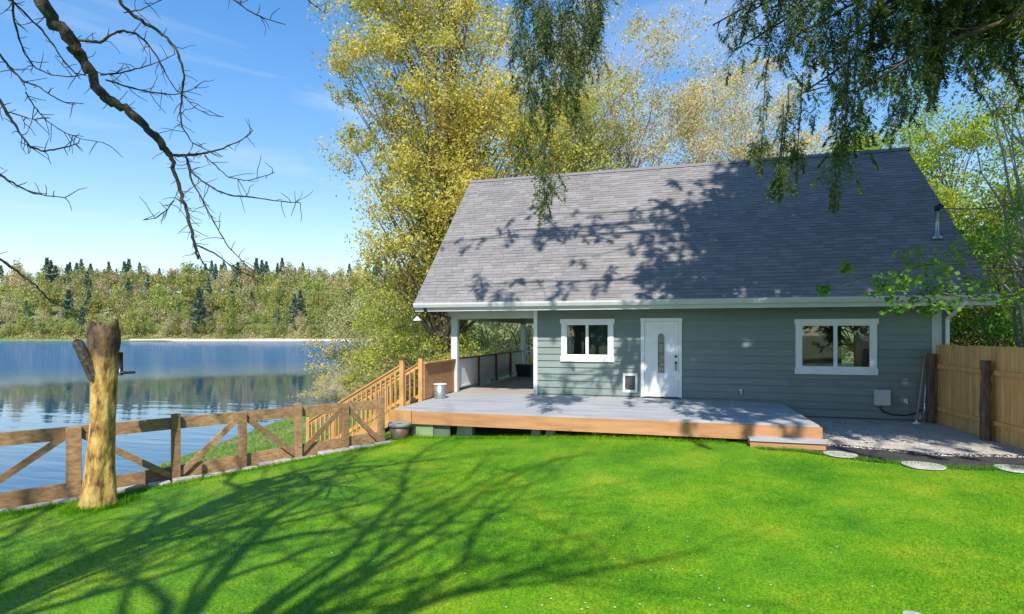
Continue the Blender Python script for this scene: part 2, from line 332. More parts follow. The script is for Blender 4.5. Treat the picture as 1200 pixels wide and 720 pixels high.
# ------------------------------------------------------------------ terrain and water
def grid_ground():
    lats = np.concatenate([-np.geomspace(1400, 45, 26), np.arange(-43, 30, .7), np.geomspace(31, 1400, 22)])
    deps = np.concatenate([-np.geomspace(600, 12, 12), np.arange(-11, 48, .7), np.geomspace(49, 355, 26), np.arange(358, 372, 2.), np.geomspace(376, 2400, 24)])
    V = []; F = []
    for d in deps:
        for l in lats:
            X, Y = c2w(l, d); z = ground_z(X, Y)
            if abs(l) > 9 and d > 20 and z > LAKE + .1: z += .18 * math.sin(X * .7) * math.cos(Y * .5)
            V.append((X, Y, z))
    n = len(lats)
    for j in range(len(deps) - 1):
        for i in range(n - 1): a = j * n + i; F.append((a, a + 1, a + n + 1, a + n))
    me = bpy.data.meshes.new('ground'); me.from_pydata(V, [], F); me.materials.append(M['bank']); me.shade_smooth()
    tag(link('ground', me), kind='structure')
grid_ground()
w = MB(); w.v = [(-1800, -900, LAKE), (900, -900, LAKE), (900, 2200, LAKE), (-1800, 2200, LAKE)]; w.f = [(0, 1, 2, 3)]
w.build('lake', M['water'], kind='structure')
def strip(name, path_lo, path_hi, dz, m):      # ground-following sheet between two polylines (world X,Y)
    V = []; F = []; n = len(path_lo); K = 8
    for i in range(n):
        for k in range(K + 1):
            f = k / K; X = path_lo[i][0] * (1 - f) + path_hi[i][0] * f; Y = path_lo[i][1] * (1 - f) + path_hi[i][1] * f
            V.append((X, Y, ground_z(X, Y) + dz))
    for i in range(n - 1):
        for k in range(K): a = i * (K + 1) + k; F.append((a, a + 1, a + K + 2, a + K + 1))
    me = bpy.data.meshes.new(name); me.from_pydata(V, [], F); me.materials.append(m); me.shade_smooth(); tag(link(name, me), kind='structure')
# beach on the far shore
bl, bh = [], []
for l in np.linspace(-250, -70, 40):
    dd = 1.2 + .8 * math.sin(l * .11); bl.append(c2w(l, 362.5)); bh.append(c2w(l, 366.5 + dd))
strip('beach', bl, bh, .12, M['sand'])
# lawn outline, helpers
DKY = 11.85; DKL = -6.1; DKR = 2.85; ZD = .64; WY = 15.75
def lawn_top(X):                                # Y of the lawn's far edge
    return float(np.interp(X, [-6.3, -5.5, 1.3, 1.7, 2.4, 3.1, 4.25, 5.6, 8, 14], [11.6, 12.3, 12.3, 11.35, 11.3, 10.85, 10.45, 10.65, 10.2, 9.6]))
def on_lawn(X, Y): return Y < lawn_top(X) and X > fence_x(Y) + .32
xs = np.concatenate([np.arange(-14, 14.01, .35)])
V = []; F = []; K = 60
for X in xs:
    ytop = lawn_top(X) if X > -6.3 else min(11.6, 6.59 + (X - .3 + 8.91) / .641)
    for k in range(K + 1):
        Y = -8 + (ytop + 8) * k / K; V.append((X, Y, ground_z(X, Y) + .02 + .006 * math.sin(X * 1.7) * math.sin(Y * 1.3)))
for i in range(len(xs) - 1):
    for k in range(K): a = i * (K + 1) + k; F.append((a, a + K + 1, a + K + 2, a + 1))
me = bpy.data.meshes.new('lawn'); me.from_pydata(V, [], F); me.materials.append(M['lawn']); me.shade_smooth(); tag(link('lawn', me), kind='structure')
GX = np.linspace(2.2, 6.3, 24)
strip('gravel_path', [(x, float(np.interp(x, [1.6, 2.6, 3.4, 4.6, 6.3], [12.0, 12.1, 12.0, 11.6, 11.9]))) for x in GX], [(x, 15.8) for x in GX], .045, M['gravel'])
SX = np.linspace(1.3, 9, 40)
strip('soil_strip', [(x, lawn_top(x) - .08 + .04 * math.sin(x * 9)) for x in SX], [(x, lawn_top(x) + float(np.interp(x, [1.2, 2, 3, 4.2, 6, 9], [.5, 1.2, 1.35, 1.25, 1.0, 1.2]))) for x in SX], .034, M['soil'])

# ------------------------------------------------------------------ house
RXL, RXR = -7.05, 7.2; EYv = 15.05; EZ = 3.28; RY, RZ = 20.0, 8.15; CXL, CXR = at_y(626, 461, WY)[0], 6.55; BY = 24.3; ZG = .2
house = thing('lake_house', 'grey-green clapboard lake house with steep dark shingle roof behind the deck', 'house', (0, WY, ZG))
win = [(658, 719, 374, 424), (932, 1027, 374, 439)]
W = []
for (a, b, t_, b_) in win:
    x0 = at_y(a, t_, WY); x1 = at_y(b, t_, WY); zb = at_y((a + b) / 2, b_, WY)[2]; zt = at_y((a + b) / 2, t_, WY)[2]; W.append((x0[0], x1[0], zb, zt))
D0 = at_y(751, 373, WY)[0]; D1 = at_y(799, 373, WY)[0]; DZT = at_y(775, 373, WY)[2]; DOOR = (D0, D1, ZD - .02, DZT)
pv = (at_y(730, 438, WY)[0], at_y(747, 438, WY)[0], at_y(738, 460, WY)[2], at_y(738, 437.5, WY)[2])
holes = [(h[0] + .05, h[1] - .05, h[2] + .05, h[3] - .05) for h in W] + [(DOOR[0] + .04, DOOR[1] - .04, 0, DOOR[3] - .04), (pv[0] + .03, pv[1] - .03, pv[2] + .03, pv[3] - .03)]
def spans(z0, z1, x0, x1):
    cut = sorted((h[0], h[1]) for h in holes if h[3] > z0 + .01 and h[2] < z1 - .01); out = []; c = x0
    for a, b in cut:
        if a > c: out.append((c, a))
        c = max(c, b)
    if c < x1: out.append((c, x1))
    return out
# clapboards, each a piece; every board is split where a hole crosses its height
EXPO = .19; z = .30; sx1 = 6.22
zcuts = []
while z < 3.1: zcuts.append(z); z += EXPO
for z0 in zcuts:
    z1 = min(z0 + EXPO, 3.12)
    inner = sorted({z0, z1} | {c for h in holes for c in (h[2], h[3]) if z0 + .012 < c < z1 - .012})
    for za, zb in zip(inner[:-1], inner[1:]):
        sp = spans(za, zb, CXL + .1, sx1)
        for (xa, xb) in sp:
            parts = [(xa, xb)]
            if xb - xa > 4: q = xa + (xb - xa) * random.uniform(.35, .65); parts = [(xa, q - .0015), (q + .0015, xb)]
            for pa, pb in parts:
                fy = lambda zz: -.034 + .028 * (zz - z0) / EXPO
                m_ = MB(); b = [(pa, WY + fy(za), za), (pb, WY + fy(za), za), (pb, WY + fy(zb), zb), (pa, WY + fy(zb), zb)]
                m_.v = b + [(x, WY + .004, zz) for x, _, zz in b]
                m_.f = [(0, 1, 2, 3), (7, 6, 5, 4), (0, 4, 5, 1), (2, 6, 7, 3), (0, 3, 7, 4), (1, 5, 6, 2)]
                m_.build('siding_board', M['siding'], house)
# structural walls with real openings
wm = MB()
def wall_y(y0, y1, x0, x1, z0, z1, hs, mb):
    xsn = sorted({x0, x1} | {v for h in hs for v in h[:2]})
    for a, b in zip(xsn[:-1], xsn[1:]):
        c = (a + b) / 2; hh = sorted((h[2], h[3]) for h in hs if h[0] < c < h[1]); zc = z0
        for p_, q_ in hh:
            if p_ > zc: mb.box(a, b, y0, y1, zc, p_)
            zc = max(zc, q_)
        if zc < z1: mb.box(a, b, y0, y1, zc, z1)
wall_y(WY + .006, WY + .14, CXL + .02, CXR - .02, .1, 3.1, holes, wm)
bw = (6.1, 9.0)
backhole = []
wall_y(BY - .14, BY, CXL + .02, CXR - .02, .1, 3.1, backhole, wm)
wm.box(CXL + .02, CXL + .16, WY + .14, BY - .14, .1, 3.1); [wm.box(CXR - .16, CXR - .02, *q) for q in ((WY + .14, 20.3, .1, 3.1), (24.0, BY - .14, .1, 3.1), (20.3, 24.0, .1, 1.15), (20.3, 24.0, 2.65, 3.1))]
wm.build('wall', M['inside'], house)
MB().box(CXL + .16, CXR - .16, WY + .14, BY - .14, .35, .45).build('floor', M['inside'], house)
MB().box(CXL - .01, CXL + .098, WY - .035, WY + .004, .45, 3.11).build('corner_board', M['trim'], house)
MB().box(6.225, 6.43, WY - .04, WY + .004, .2, 3.11).build('corner_board', M['gutter'], house)
MB().box(6.431, CXR, WY - .01, WY + .004, .2, 3.11).build('corner_board', M['soffit'], house)
MB().box(CXL + .1, 6.22, WY - .012, WY + .003, .17, .298).build('foundation_skirt', mat('foundation_paint', (.10, .13, .13), .9), house)

def window(i, x0, x1, z0, z1):
    wf = MB()
    y0, y1 = WY - .05, WY + .0
    tw = .115; wf.box(x0, x0 + tw, y0, y1, z0 + .16, z1 - .13); wf.box(x1 - tw, x1, y0, y1, z0 + .16, z1 - .13); wf.box(x0 + .02, x1 - .02, y1 + .001, y1 + .02, z0 + .10, z0 + .165); wf.box(x0 + .02, x1 - .02, y1 + .001, y1 + .02, z1 - .135, z1 - .06); wf.box(x0 + .02, x0 + tw - .01, y1 + .0, y1 + .02, z0 + .165, z1 - .135); wf.box(x1 - tw + .01, x1 - .02, y1 + .0, y1 + .02, z0 + .165, z1 - .135)
    w_ = wf.build('window', M['trim'], house)
    MB().box(x0 - .02, x1 + .02, y0 - .012, y1, z0, z0 + .159).build('sill', M['trim'], w_)
    MB().box(x0 - .03, x1 + .03, y0 - .02, y1, z1 - .129, z1).build('head_trim', M['trim'], w_)
    ix0, ix1, iz0, iz1 = x0 + tw, x1 - tw, z0 + .16, z1 - .13; c = (ix0 + ix1) / 2
    s = MB(); t = .04
    for a, b, yy in ((ix0 + .001, c - .001, WY - .012), (c + .001, ix1 - .001, WY - .02)):
        s = MB(); s.box(a, a + t, yy - .02, yy + .03, iz0, iz1); s.box(b - t, b, yy - .02, yy + .03, iz0, iz1); s.box(a + t, b - t, yy - .02, yy + .03, iz0, iz0 + t); s.box(a + t, b - t, yy - .02, yy + .03, iz1 - t, iz1)
        s.build('sash', M['trim'], w_)
        MB().box(a + t - .002, b - t + .002, yy, yy + .006, iz0 + t - .002, iz1 - t + .002).build('pane', M['glass'], w_)
    return ix0, ix1, iz0, iz1, c, w_
r1 = window(0, *W[0]); r2 = window(1, *W[1])
def curtain(x0, x1, z0, z1, y, m, par, amp=.03, name='curtain'):
    c = MB(); n = 40
    for k in range(n + 1):
        x = x0 + (x1 - x0) * k / n; yy = y + amp * math.sin(k * 1.1)
        c.v += [(x, yy, z0), (x, yy, z1)]
    for k in range(n): c.f.append((2 * k, 2 * k + 2, 2 * k + 3, 2 * k + 1))
    o = c.build(name, m, par, smooth=True); md = o.modifiers.new('thickness', 'SOLIDIFY'); md.thickness = .004
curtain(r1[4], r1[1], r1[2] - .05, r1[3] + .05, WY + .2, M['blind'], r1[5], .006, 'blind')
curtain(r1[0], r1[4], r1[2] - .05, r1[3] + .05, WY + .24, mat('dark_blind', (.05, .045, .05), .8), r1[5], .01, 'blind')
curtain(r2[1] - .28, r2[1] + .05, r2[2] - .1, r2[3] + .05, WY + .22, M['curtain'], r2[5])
MB().box(r2[0] - .1, r2[4] + .14, WY + .5, WY + .53, r2[2] - .2, r2[3] + .2).build('added_dark_sheet', mat('painted_room_dark', (.03, .028, .026), .9), r2[5])  # dark sheet added behind the left pane, standing in for the unlit room
# back window mullions, seen through the right window
bwm = MB(); bwm.box(CXR - .12, CXR - .06, 22.1, 22.22, 1.15, 2.65); bwm.box(CXR - .12, CXR - .06, 20.3, 22.099, 1.95, 2.03); bwm.box(CXR - .12, CXR - .06, 22.221, 24.0, 1.95, 2.03); bwm.build('side_window_bars', M['inside'], house)
# door
dx0, dx1, dz0, dz1 = DOOR
db = MB(); t = .09
db.box(dx0, dx0 + t, WY - .05, WY, dz0, dz1 - t); db.box(dx1 - t, dx1, WY - .05, WY, dz0, dz1 - t); db.box(dx0 - .01, dx1 + .01, WY - .055, WY, dz1 - t + .001, dz1)
door = db.build('front_door', M['trim'], house)
cx = (dx0 + dx1) / 2 + .0; gz0, gz1 = at_y(775, 437, WY)[2], at_y(775, 391, WY)[2]
# slab with an arched slot (outline rings bridged)
def slot(xc, hw, z0, z1, n=10):
    return [(xc + hw * math.cos(math.pi * k / n), z1 - hw + hw * math.sin(math.pi * k / n)) for k in range(n + 1)] + [(xc - hw, z0), (xc + hw, z0)]
sx0, sx1_, sz0, sz1 = dx0 + t + .004, dx1 - t - .004, dz0 + .06, dz1 - t - .004
sb = MB(); hw = .085
yy = WY - .012
sb.box(sx0, cx - hw, yy, yy + .04, sz0, sz1); sb.box(cx + hw, sx1_, yy, yy + .04, sz0, sz1); sb.box(cx - hw, cx + hw, yy, yy + .04, sz0, gz0); sb.box(cx - hw, cx + hw, yy, yy + .04, gz1, sz1)
n = 10; arc = [(cx + hw * math.cos(math.pi * k / n), gz1 - hw + hw * math.sin(math.pi * k / n)) for k in range(n + 1)]
for k in range(n):
    b = len(sb.v); (xa, za), (xb, zb) = arc[k], arc[k + 1]
    sb.v += [(xa, yy, za), (xb, yy, zb), (xb, yy, gz1), (xa, yy, gz1)]; sb.f.append((b, b + 1, b + 2, b + 3))
sb.build('door_slab', M['trim'], door)
for k in range(4):
    zz = gz0 + (gz1 - gz0) * k / 4
    MB().box(cx - hw + .01, cx + hw - .01, yy + .012, yy + .02, zz + .006, zz + (gz1 - gz0) / 4 - .006).build('glass_inset', mat('leaded_glass', (.17, .17, .13), .25, .5, 14, col2=(.34, .33, .26)), door)
lead = MB(); rim = slot(cx, hw + .012, gz0 - .012, gz1 + .012)
for i in range(len(rim)):
    a = rim[i]; b = rim[(i + 1) % len(rim)]; lead.bar((a[0], yy - .006, a[1]), (b[0], yy - .006, b[1]), .022, .022, (0, 1, 0))
lead.build('inset_moulding', M['trim'], door)
hx = at_y(792, 420, WY)[0]; hz = at_y(792, 418, WY)[2]
h = MB(); h.tube([(hx, yy, hz), (hx, yy - .035, hz)], [.035, .03], 12); h.build('deadbolt', M['black'], door)
h = MB(); h.tube([(hx, yy, hz - .17), (hx, yy - .012, hz - .17)], [.036, .036], 12); h.tube([(hx, yy - .012, hz - .17), (hx, yy - .055, hz - .2), (hx, yy - .055, hz - .33), (hx, yy - .01, hz - .38)], [.012, .014, .014, .012], 8); h.build('door_handle', M['black'], door)
MB().box(dx0 + .02, dx1 - .02, WY - .09, WY - .013, dz0, dz0 + .05).build('threshold', M['black'], door)
# pet door
p0, p1, q0, q1 = pv; pf = MB(); pf.box(p0, p0 + .06, WY - .04, WY, q0, q1); pf.box(p1 - .06, p1, WY - .04, WY, q0, q1); pf.box(p0 + .061, p1 - .061, WY - .04, WY, q1 - .07, q1); pf.box(p0 + .061, p1 - .061, WY - .04, WY, q0, q0 + .07)
pd = pf.build('pet_door', M['trim'], house)
MB().box(p0 + .061, p1 - .061, WY - .01, WY, q0 + .071, q1 - .071).build('flap', mat('grey_flap', (.07, .07, .065), .5), pd)
# roof
roofm = MB(); slope = Vector((0, RY - EYv, RZ - EZ)); sl_len = slope.length; nrm = Vector((0, -(RZ - EZ), RY - EYv)).normalized()
th = .16
for (ya, za, yb, zb) in ((EYv, EZ, RY, RZ), (2 * RY - EYv, EZ, RY, RZ)):
    b = len(roofm.v)
    roofm.v += [(x, y, z_) for x in (RXL, RXR) for (y, z_) in ((ya, za - .02), (yb, zb - .02), (yb, zb - th * 1.4), (ya, za - th))]
    roofm.f += [(b, b + 1, b + 2, b + 3), (b + 7, b + 6, b + 5, b + 4), (b, b + 4, b + 5, b + 1), (b + 1, b + 5, b + 6, b + 2), (b + 2, b + 6, b + 7, b + 3), (b + 3, b + 7, b + 4, b)]
roof = roofm.build('roof', M['soffit'], house)
EXP = .143; rows = int(sl_len / EXP); Vs = []; tones = []; sd = slope.normalized()
for i in range(rows):
    x = RXL - .03 - random.uniform(0, .3); first = True
    while x < RXR + .03:
        wdt = random.uniform(.2, .42); xa, xb = max(x, RXL - .03), min(x + wdt, RXR + .03); x += wdt + .006
        if xb - xa < .02: continue
        lift = random.choice((.014, .016, .02)); drop = random.choice((0, 0, .012))
        a0 = Vector((0, EYv, EZ)) + sd * (i * EXP - .03 - drop); a1 = a0 + sd * (EXP + .03 + drop); tn = random.random()
        lo = a0 + nrm * lift; hi = a1 + nrm * .004
        c = [(xa, lo.y, lo.z), (xb, lo.y, lo.z), (xb, hi.y, hi.z), (xa, hi.y, hi.z)]; Vs.append(c); tones.append(tn)
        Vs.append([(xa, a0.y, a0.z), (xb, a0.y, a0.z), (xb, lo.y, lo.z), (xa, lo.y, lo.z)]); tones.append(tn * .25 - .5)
sh = link('shingles', np_mesh('shingles', np.array(Vs), 4, M['shingle'], np.array(tones)), roof); tag(sh, kind='stuff')
bs = MB(); bs.v = [(RXL, 2 * RY - EYv, EZ + .0), (RXR, 2 * RY - EYv, EZ + .0), (RXR, RY, RZ + .0), (RXL, RY, RZ + .0)]; bs.f = [(0, 1, 2, 3)]; bs.build('back_slope', M['shingle'], roof)
x = RXL - .03; capm = MB(); capm.v = [(0, -.14, -.13), (0, 0, .0), (0, .14, -.13), (.24, -.14, -.12), (.24, 0, .014), (.24, .14, -.12)]; capm.f = [(0, 3, 4, 1), (1, 4, 5, 2), (0, 1, 2), (3, 5, 4)]
cme = capm.mesh('ridge_cap', M['shingle'])
while x < RXR - .1: link('ridge_cap', cme, roof, (x, RY, RZ + .035)); x += .225
# gutter: front eave trough
g = MB(); prof = [(EYv - .02, EZ + .0), (EYv - .13, EZ + .0), (EYv - .13, EZ - .05), (EYv - .10, EZ - .13), (EYv - .02, EZ - .13)]
b = 0
for x in (RXL - .02, RXR + .02): g.v += [(x, y, z_) for y, z_ in prof]
g.f = [(i, (i + 1) % 5, 5 + (i + 1) % 5, 5 + i) for i in range(5)] + [(4, 3, 2, 1, 0), (5, 6, 7, 8, 9)]
g.build('gutter', M['gutter'], house)
MB().box(RXL, RXR, EYv - .018, EYv + .02, EZ - .24, EZ - .03).build('fascia_board', M['fascia_grey'], house)
MB().box(RXL + .05, RXR - .05, EYv + .021, WY - .03, EZ - .19, EZ - .165).build('soffit', M['soffit'], house)
# bargeboards on gable ends
for X in (RXL - .03, RXR + .03):
    MB().bar((X, EYv, EZ - .14), (X, RY, RZ - .14), .03, .22, (0, 0, 1)).build('bargeboard', M['soffit'], house)
    MB().bar((X, 2 * RY - EYv, EZ - .14), (X, RY + .02, RZ - .14), .03, .22, (0, 0, 1)).build('bargeboard', M['soffit'], house)
# gable walls above plate
for X0, X1 in ((CXR - .12, CXR),):
    gm = MB(); b = [(WY, 3.12), (BY, 3.12), (RY, RZ - .45)]
    gm.v = [(X0, y, z_) for y, z_ in b] + [(X1, y, z_) for y, z_ in b]; gm.f = [(0, 1, 2), (5, 4, 3), (0, 3, 4, 1), (1, 4, 5, 2), (2, 5, 3, 0)]; gm.build('gable_wall', M['siding'], house)
# left gable over the porch
gm = MB(); b = [(WY, 3.12), (BY, 3.12), (RY, RZ - .45)]; X0, X1 = -6.3, -6.18
gm.v = [(X0, y, z_) for y, z_ in b] + [(X1, y, z_) for y, z_ in b]; gm.f = [(0, 1, 2), (5, 4, 3), (0, 3, 4, 1), (1, 4, 5, 2), (2, 5, 3, 0)]; gm.build('gable_wall', M['siding'], house)
# porch ceiling, header, posts
MB().box(-6.3, CXR, WY + .15, BY, 3.10, 3.118).build('porch_ceiling', M['fascia_grey'], house)
MB().box(-6.3, CXL, WY - .03, WY + .12, 2.84, 3.10).build('header_beam', M['fascia_grey'], house)
MB().box(-6.3, -6.15, WY + .13, BY - .13, 2.84, 3.10).build('header_beam', M['fascia_grey'], house)
MB().box(-6.3, CXL, BY - .12, BY, 2.84, 3.10).build('header_beam', M['fascia_grey'], house)
PX = -6.1
for (x, y) in ((PX, WY + .04), (PX, BY - .1), (CXL - .12, BY - .1)):
    MB().box(x - .1, x + .1, y - .08, y + .1, ZD + .001, 2.839).build('porch_post', M['fascia_grey'], house, bevel=.008)
# downspouts
for pts in ([(6.62, 15.0, EZ - .13), (6.55, 15.1, 3.0), (6.52, WY - .10, 2.75), (6.52, WY - .10, .35)],):
    d = MB(); [d.bar(p, q, .07, .055, (0, 1, .01)) for p, q in zip(pts[:-1], pts[1:])]; d.build('downspout', M['trim'], house)
d = MB(); P_ = [(-6.75, 14.98, EZ - .14), (-6.72, 15.0, EZ - .22), (-6.2, WY - .06, 2.86)]; [d.bar(p, q, .05, .05, (0, 1, .01)) for p, q in zip(P_[:-1], P_[1:])]; d.build('downspout', M['black'], house)
# hanging lamp at left eave
lp = at_y(489, 372, 15.1)
hl = thing('eave_lamp', 'small white bell lamp hanging under the left end of the eave', 'lamp', lp)
MB().tube([(lp[0], lp[1], lp[2]), (lp[0], lp[1], EZ - .16)], [.006, .006], 6).build('stem', M['black'], hl)
MB().lathe((lp[0], lp[1], lp[2] - .1), [(.13, 0), (.11, .03), (.05, .08), (.025, .12)], 18).build('shade', M['trim'], hl, smooth=True)
MB().lathe((lp[0], lp[1], lp[2] - .135), [(.02, 0), (.04, .015), (.035, .034)], 12).build('bulb_guard', M['pot'], hl)
# wall fittings
bx = at_y(1032, 466, WY); ub = thing('utility_box', 'pale grey electrical box on the siding below the wide window', 'electrical box', (bx[0], WY - .02, bx[2]))
MB().box(bx[0] - .16, bx[0] + .16, WY - .13, WY - .022, bx[2] - .19, bx[2] + .19).build('case', M['box'], ub, bevel=.01)
MB().box(bx[0] - .17, bx[0] + .17, WY - .142, WY - .131, bx[2] - .17, bx[2] + .2).build('lid', M['box'], ub, bevel=.005)
cpts = [at_y(*p, WY - .05) for p in ((1031, 478), (1036, 483), (1046, 486), (1060, 487), (1072, 485), (1080, 480))]
tag(MB().tube([(bx[0], WY - .06, bx[2] - .19)] + cpts, [.016] * 7, 6).build('wall_cable', M['black'], smooth=True), 'black cable drooping from the electrical box along the siding', 'cable')
for (px, py, lb) in ((868, 458, 'white outdoor tap on the siding above the deck end'), (1061, 470, 'small white tap on the siding between electrical box and fence')):
    q = at_y(px, py, WY); tp = thing('wall_tap', lb, 'tap', q, 'taps on the siding')
    MB().tube([(q[0], WY, q[2]), (q[0], WY - .03, q[2])], [.05, .045], 12).build('flange', M['trim'], tp)
    MB().tube([(q[0], WY - .03, q[2]), (q[0], WY - .1, q[2]), (q[0], WY - .12, q[2] - .07)], [.018, .018, .02], 8).build('spout', M['trim'], tp, smooth=True)
    MB().lathe((q[0], WY - .07, q[2] + .04), [(.035, 0), (.04, .01), (.03, .02)], 10).build('handle', M['box'], tp)
# leaning pole beside fence corner
a = at_y(1074, 496, WY - .45); b_ = at_y(1084, 418, WY - .06)
lpn = thing('leaning_pole', 'thin pinkish pole with white foot leaning in the corner by the board fence', 'pole', a)
MB().tube([(a[0], a[1], ground_z(a[0], a[1]) + .1), b_], [.022, .018], 8).build('shaft', M['pole'], lpn, smooth=True)
MB().lathe((a[0], a[1], ground_z(a[0], a[1]) + .03), [(.10, 0), (.1, .02), (.03, .05), (.025, .09)], 14).build('foot', M['trim'], lpn, smooth=True)
a2 = at_y(1082, 496, WY - .3); b2 = at_y(1086, 432, WY - .06)
MB().tube([(a2[0], a2[1], .25), b2], [.02, .02], 8).build('shaft', M['metal'], lpn, smooth=True)
# service mast and cable
mz = at_y(1099, 285, 16.6); my = 16.62; mzr = EZ + (my - EYv) * (RZ - EZ) / (RY - EYv); mxx = at_y(1098, 265, my)[0]; mtop = at_y(1098, 247, my)[2]
ms = thing('service_mast', 'grey metal electric mast with bent cap near the right end of the roof', 'mast', (mxx, my, mzr))
MB().tube([(mxx, my, mzr - .05), (mxx, my, mtop)], [.045, .045], 10).build('pipe', M['metal'], ms, smooth=True)
MB().lathe((mxx, my, mzr - .02), [(.14, 0), (.12, .05), (.06, .1), (.05, .16)], 14).build('flashing', M['metal'], ms, smooth=True)
MB().tube([(mxx, my, mtop - .02), (mxx, my, mtop + .09), (mxx + .05, my - .02, mtop + .13), (mxx + .12, my - .03, mtop + .06)], [.06, .065, .06, .055], 10).build('weather_head', M['black'], ms, smooth=True)
e = at_d(1275, 190, 17); cb = [Vector((mxx + .1, my, mtop + .05)).lerp(Vector(e), k / 12) - Vector((0, 0, .5 * math.sin(math.pi * k / 12))) for k in range(13)]
tag(MB().tube(cb, [.016] * 13, 6).build('service_cable', M['black'], smooth=True), 'black overhead cable running from the roof mast to the right', 'cable')

# ------------------------------------------------------------------ deck
deck = thing('deck', 'low grey board deck with red-brown fascia along the front of the house', 'deck', (0, DKY, .15))
bwid = .145; y = DKY + .001; first = None
while y < WY - .06:
    y1 = min(y + bwid - .010, WY - .055)
    xr = DKR
    x = DKL; cuts = [DKL, DKL + random.uniform(2, 5), DKL + random.uniform(5.4, 7.4), xr]
    for a, b in zip(cuts[:-1], cuts[1:]): MB().box(a + .002, b - .002, y, y1, ZD - .035, ZD + random.uniform(-.0015, .0015)).build('deck_board', M['deck'], deck)
    y += bwid
# fascia
MB().box(-5.62, -1.9, DKY - .045, DKY, ZD - .32, ZD - .036).build('fascia_board', M['redwood'], deck)
MB().box(-1.898, DKR + .04, DKY - .045, DKY, ZD - .32, ZD - .036).build('fascia_board', M['redwood'], deck)
MB().box(-6.2, -5.63, DKY - .06, DKY - .005, ZD - .30, ZD - .02).build('fascia_board', M['cedar'], deck)
MB().box(DKR + .001, DKR + .04, DKY + .001, WY - .06, ZD - .32, ZD - .036).build('fascia_board', M['redwood'], deck)
MB().box(DKL - .04, DKL - .001, DKY + .001, WY, ZD - .32, ZD - .036).build('fascia_board', M['cedar'], deck)
for k in range(9):
    X = -5.5 + k * 1.02; MB().box(X, X + .04, DKY + .01, WY - .1, ZD - .26, ZD - .037).build('joist', M['rail_brown'], deck)
MB().box(DKL, DKR, DKY + .75, DKY + .84, ZD - .40, ZD - .262).build('beam', M['rail_brown'], deck)
for px, py in ((490, 503), (505, 503), (542, 505), (550, 508), (629, 508), (646, 509), (700, 510)):
    q = at_y(px, py, DKY + .35); X = q[0]; zg = ground_z(X, DKY + .35)
    wd = .12; pb = MB(); c = [(-wd, -wd), (wd, -wd), (wd, wd), (-wd, wd)]; s2 = .62
    b = [(X + a_, DKY + .35 + b_, zg - .03) for a_, b_ in c] + [(X + a_ * s2, DKY + .35 + b_ * s2, ZD - .27) for a_, b_ in c]
    pb.v = b; pb.f = [(3, 2, 1, 0), (4, 5, 6, 7), (0, 1, 5, 4), (1, 2, 6, 5), (2, 3, 7, 6), (3, 0, 4, 7)]; pb.build('pier_block', M['concrete'], deck)
for px, m_ in ((493, M['leaf_mid']),):
    pass
MB().box(-5.55, -5.12, DKY + .02, DKY + .06, .02, ZD - .322).build('skirt_board', mat('green_skirt', (.22, .29, .14), .8, .2), deck)
MB().box(-5.11, -4.72, DKY + .05, DKY + .08, .03, ZD - .322).build('skirt_board', mat('grey_green_skirt', (.12, .15, .11), .8, .2), deck)
# step
s0 = at_y(879, 510, 11.45)[0]; s1 = at_y(969, 518, 11.45)[0] - .02
stp = thing('deck_step', 'single red-brown wooden step in front of the deck right end', 'step', (s0, 11.5, .2))
zs = ZD - .24
MB().box(s0 - .01, s1 + .01, 11.40, 11.60, zs - .035, zs).build('tread_board', M['deck'], stp); MB().box(s0 - .01, s1 + .01, 11.606, 11.80, zs - .035, zs).build('tread_board', M['deck'], stp)
MB().box(s0, s1, 11.43, 11.47, ground_z(s0, 11.4) - .02, zs - .036).build('riser_board', M['redwood'], stp)
MB().box(s0, s0 + .035, 11.471, 11.8, .1, zs - .036).build('side_board', M['redwood'], stp); MB().box(s1 - .035, s1, 11.471, 11.8, .1, zs - .036).build('side_board', M['redwood'], stp)
# porch floor
porch = thing('side_porch', 'covered porch floor running back beside the house with screened rail', 'porch', (-4.8, WY, .3))
y = WY + .002
while y < BY - .1:
    MB().box(DKL, CXL - .005, y, y + .139, ZD - .035, ZD + .0).build('floor_board', M['porch'], porch); y += .145
MB().box(DKL, CXL, BY - .09, BY - .05, ZD - .3, ZD).build('rim_board', M['rail_brown'], porch)
# railing along porch left edge
rx = -6.1
yp = [WY + .14 + (BY - .25 - WY - .14) * k / 4 for k in range(5)]
MB().box(rx - .06, rx + .06, yp[0], yp[-1], ZD + .97, ZD + 1.01).build('top_rail', M['rail_brown'], porch)
MB().box(rx - .03, rx + .03, yp[0], yp[-1], ZD + .10, ZD + .16).build('bottom_rail', M['trim'], porch)
for k in range(5):
    if 0 < k < 4: MB().box(rx - .05, rx + .055, yp[k] - .05, yp[k] + .05, ZD, ZD + .969).build('rail_post', M['rail_brown'], porch)
    if k < 4: MB().box(rx - .008, rx + .008, yp[k] + .06, yp[k + 1] - .06, ZD + .165, ZD + .965).build('screen_panel', M['panel'], porch)
# far rail with balusters
MB().box(rx + .11, CXL - .2, BY - .19, BY - .13, ZD + .93, ZD + .98).build('end_rail', M['trim'], porch)
MB().box(rx + .11, CXL - .2, BY - .18, BY - .14, ZD + .1, ZD + .15).build('end_rail', M['trim'], porch)
for k in range(15):
    x = rx + .2 + k * .155
    if x < CXL - .22: MB().box(x - .02, x + .02, BY - .18, BY - .14, ZD + .151, ZD + .929).build('baluster', M['trim'], porch)
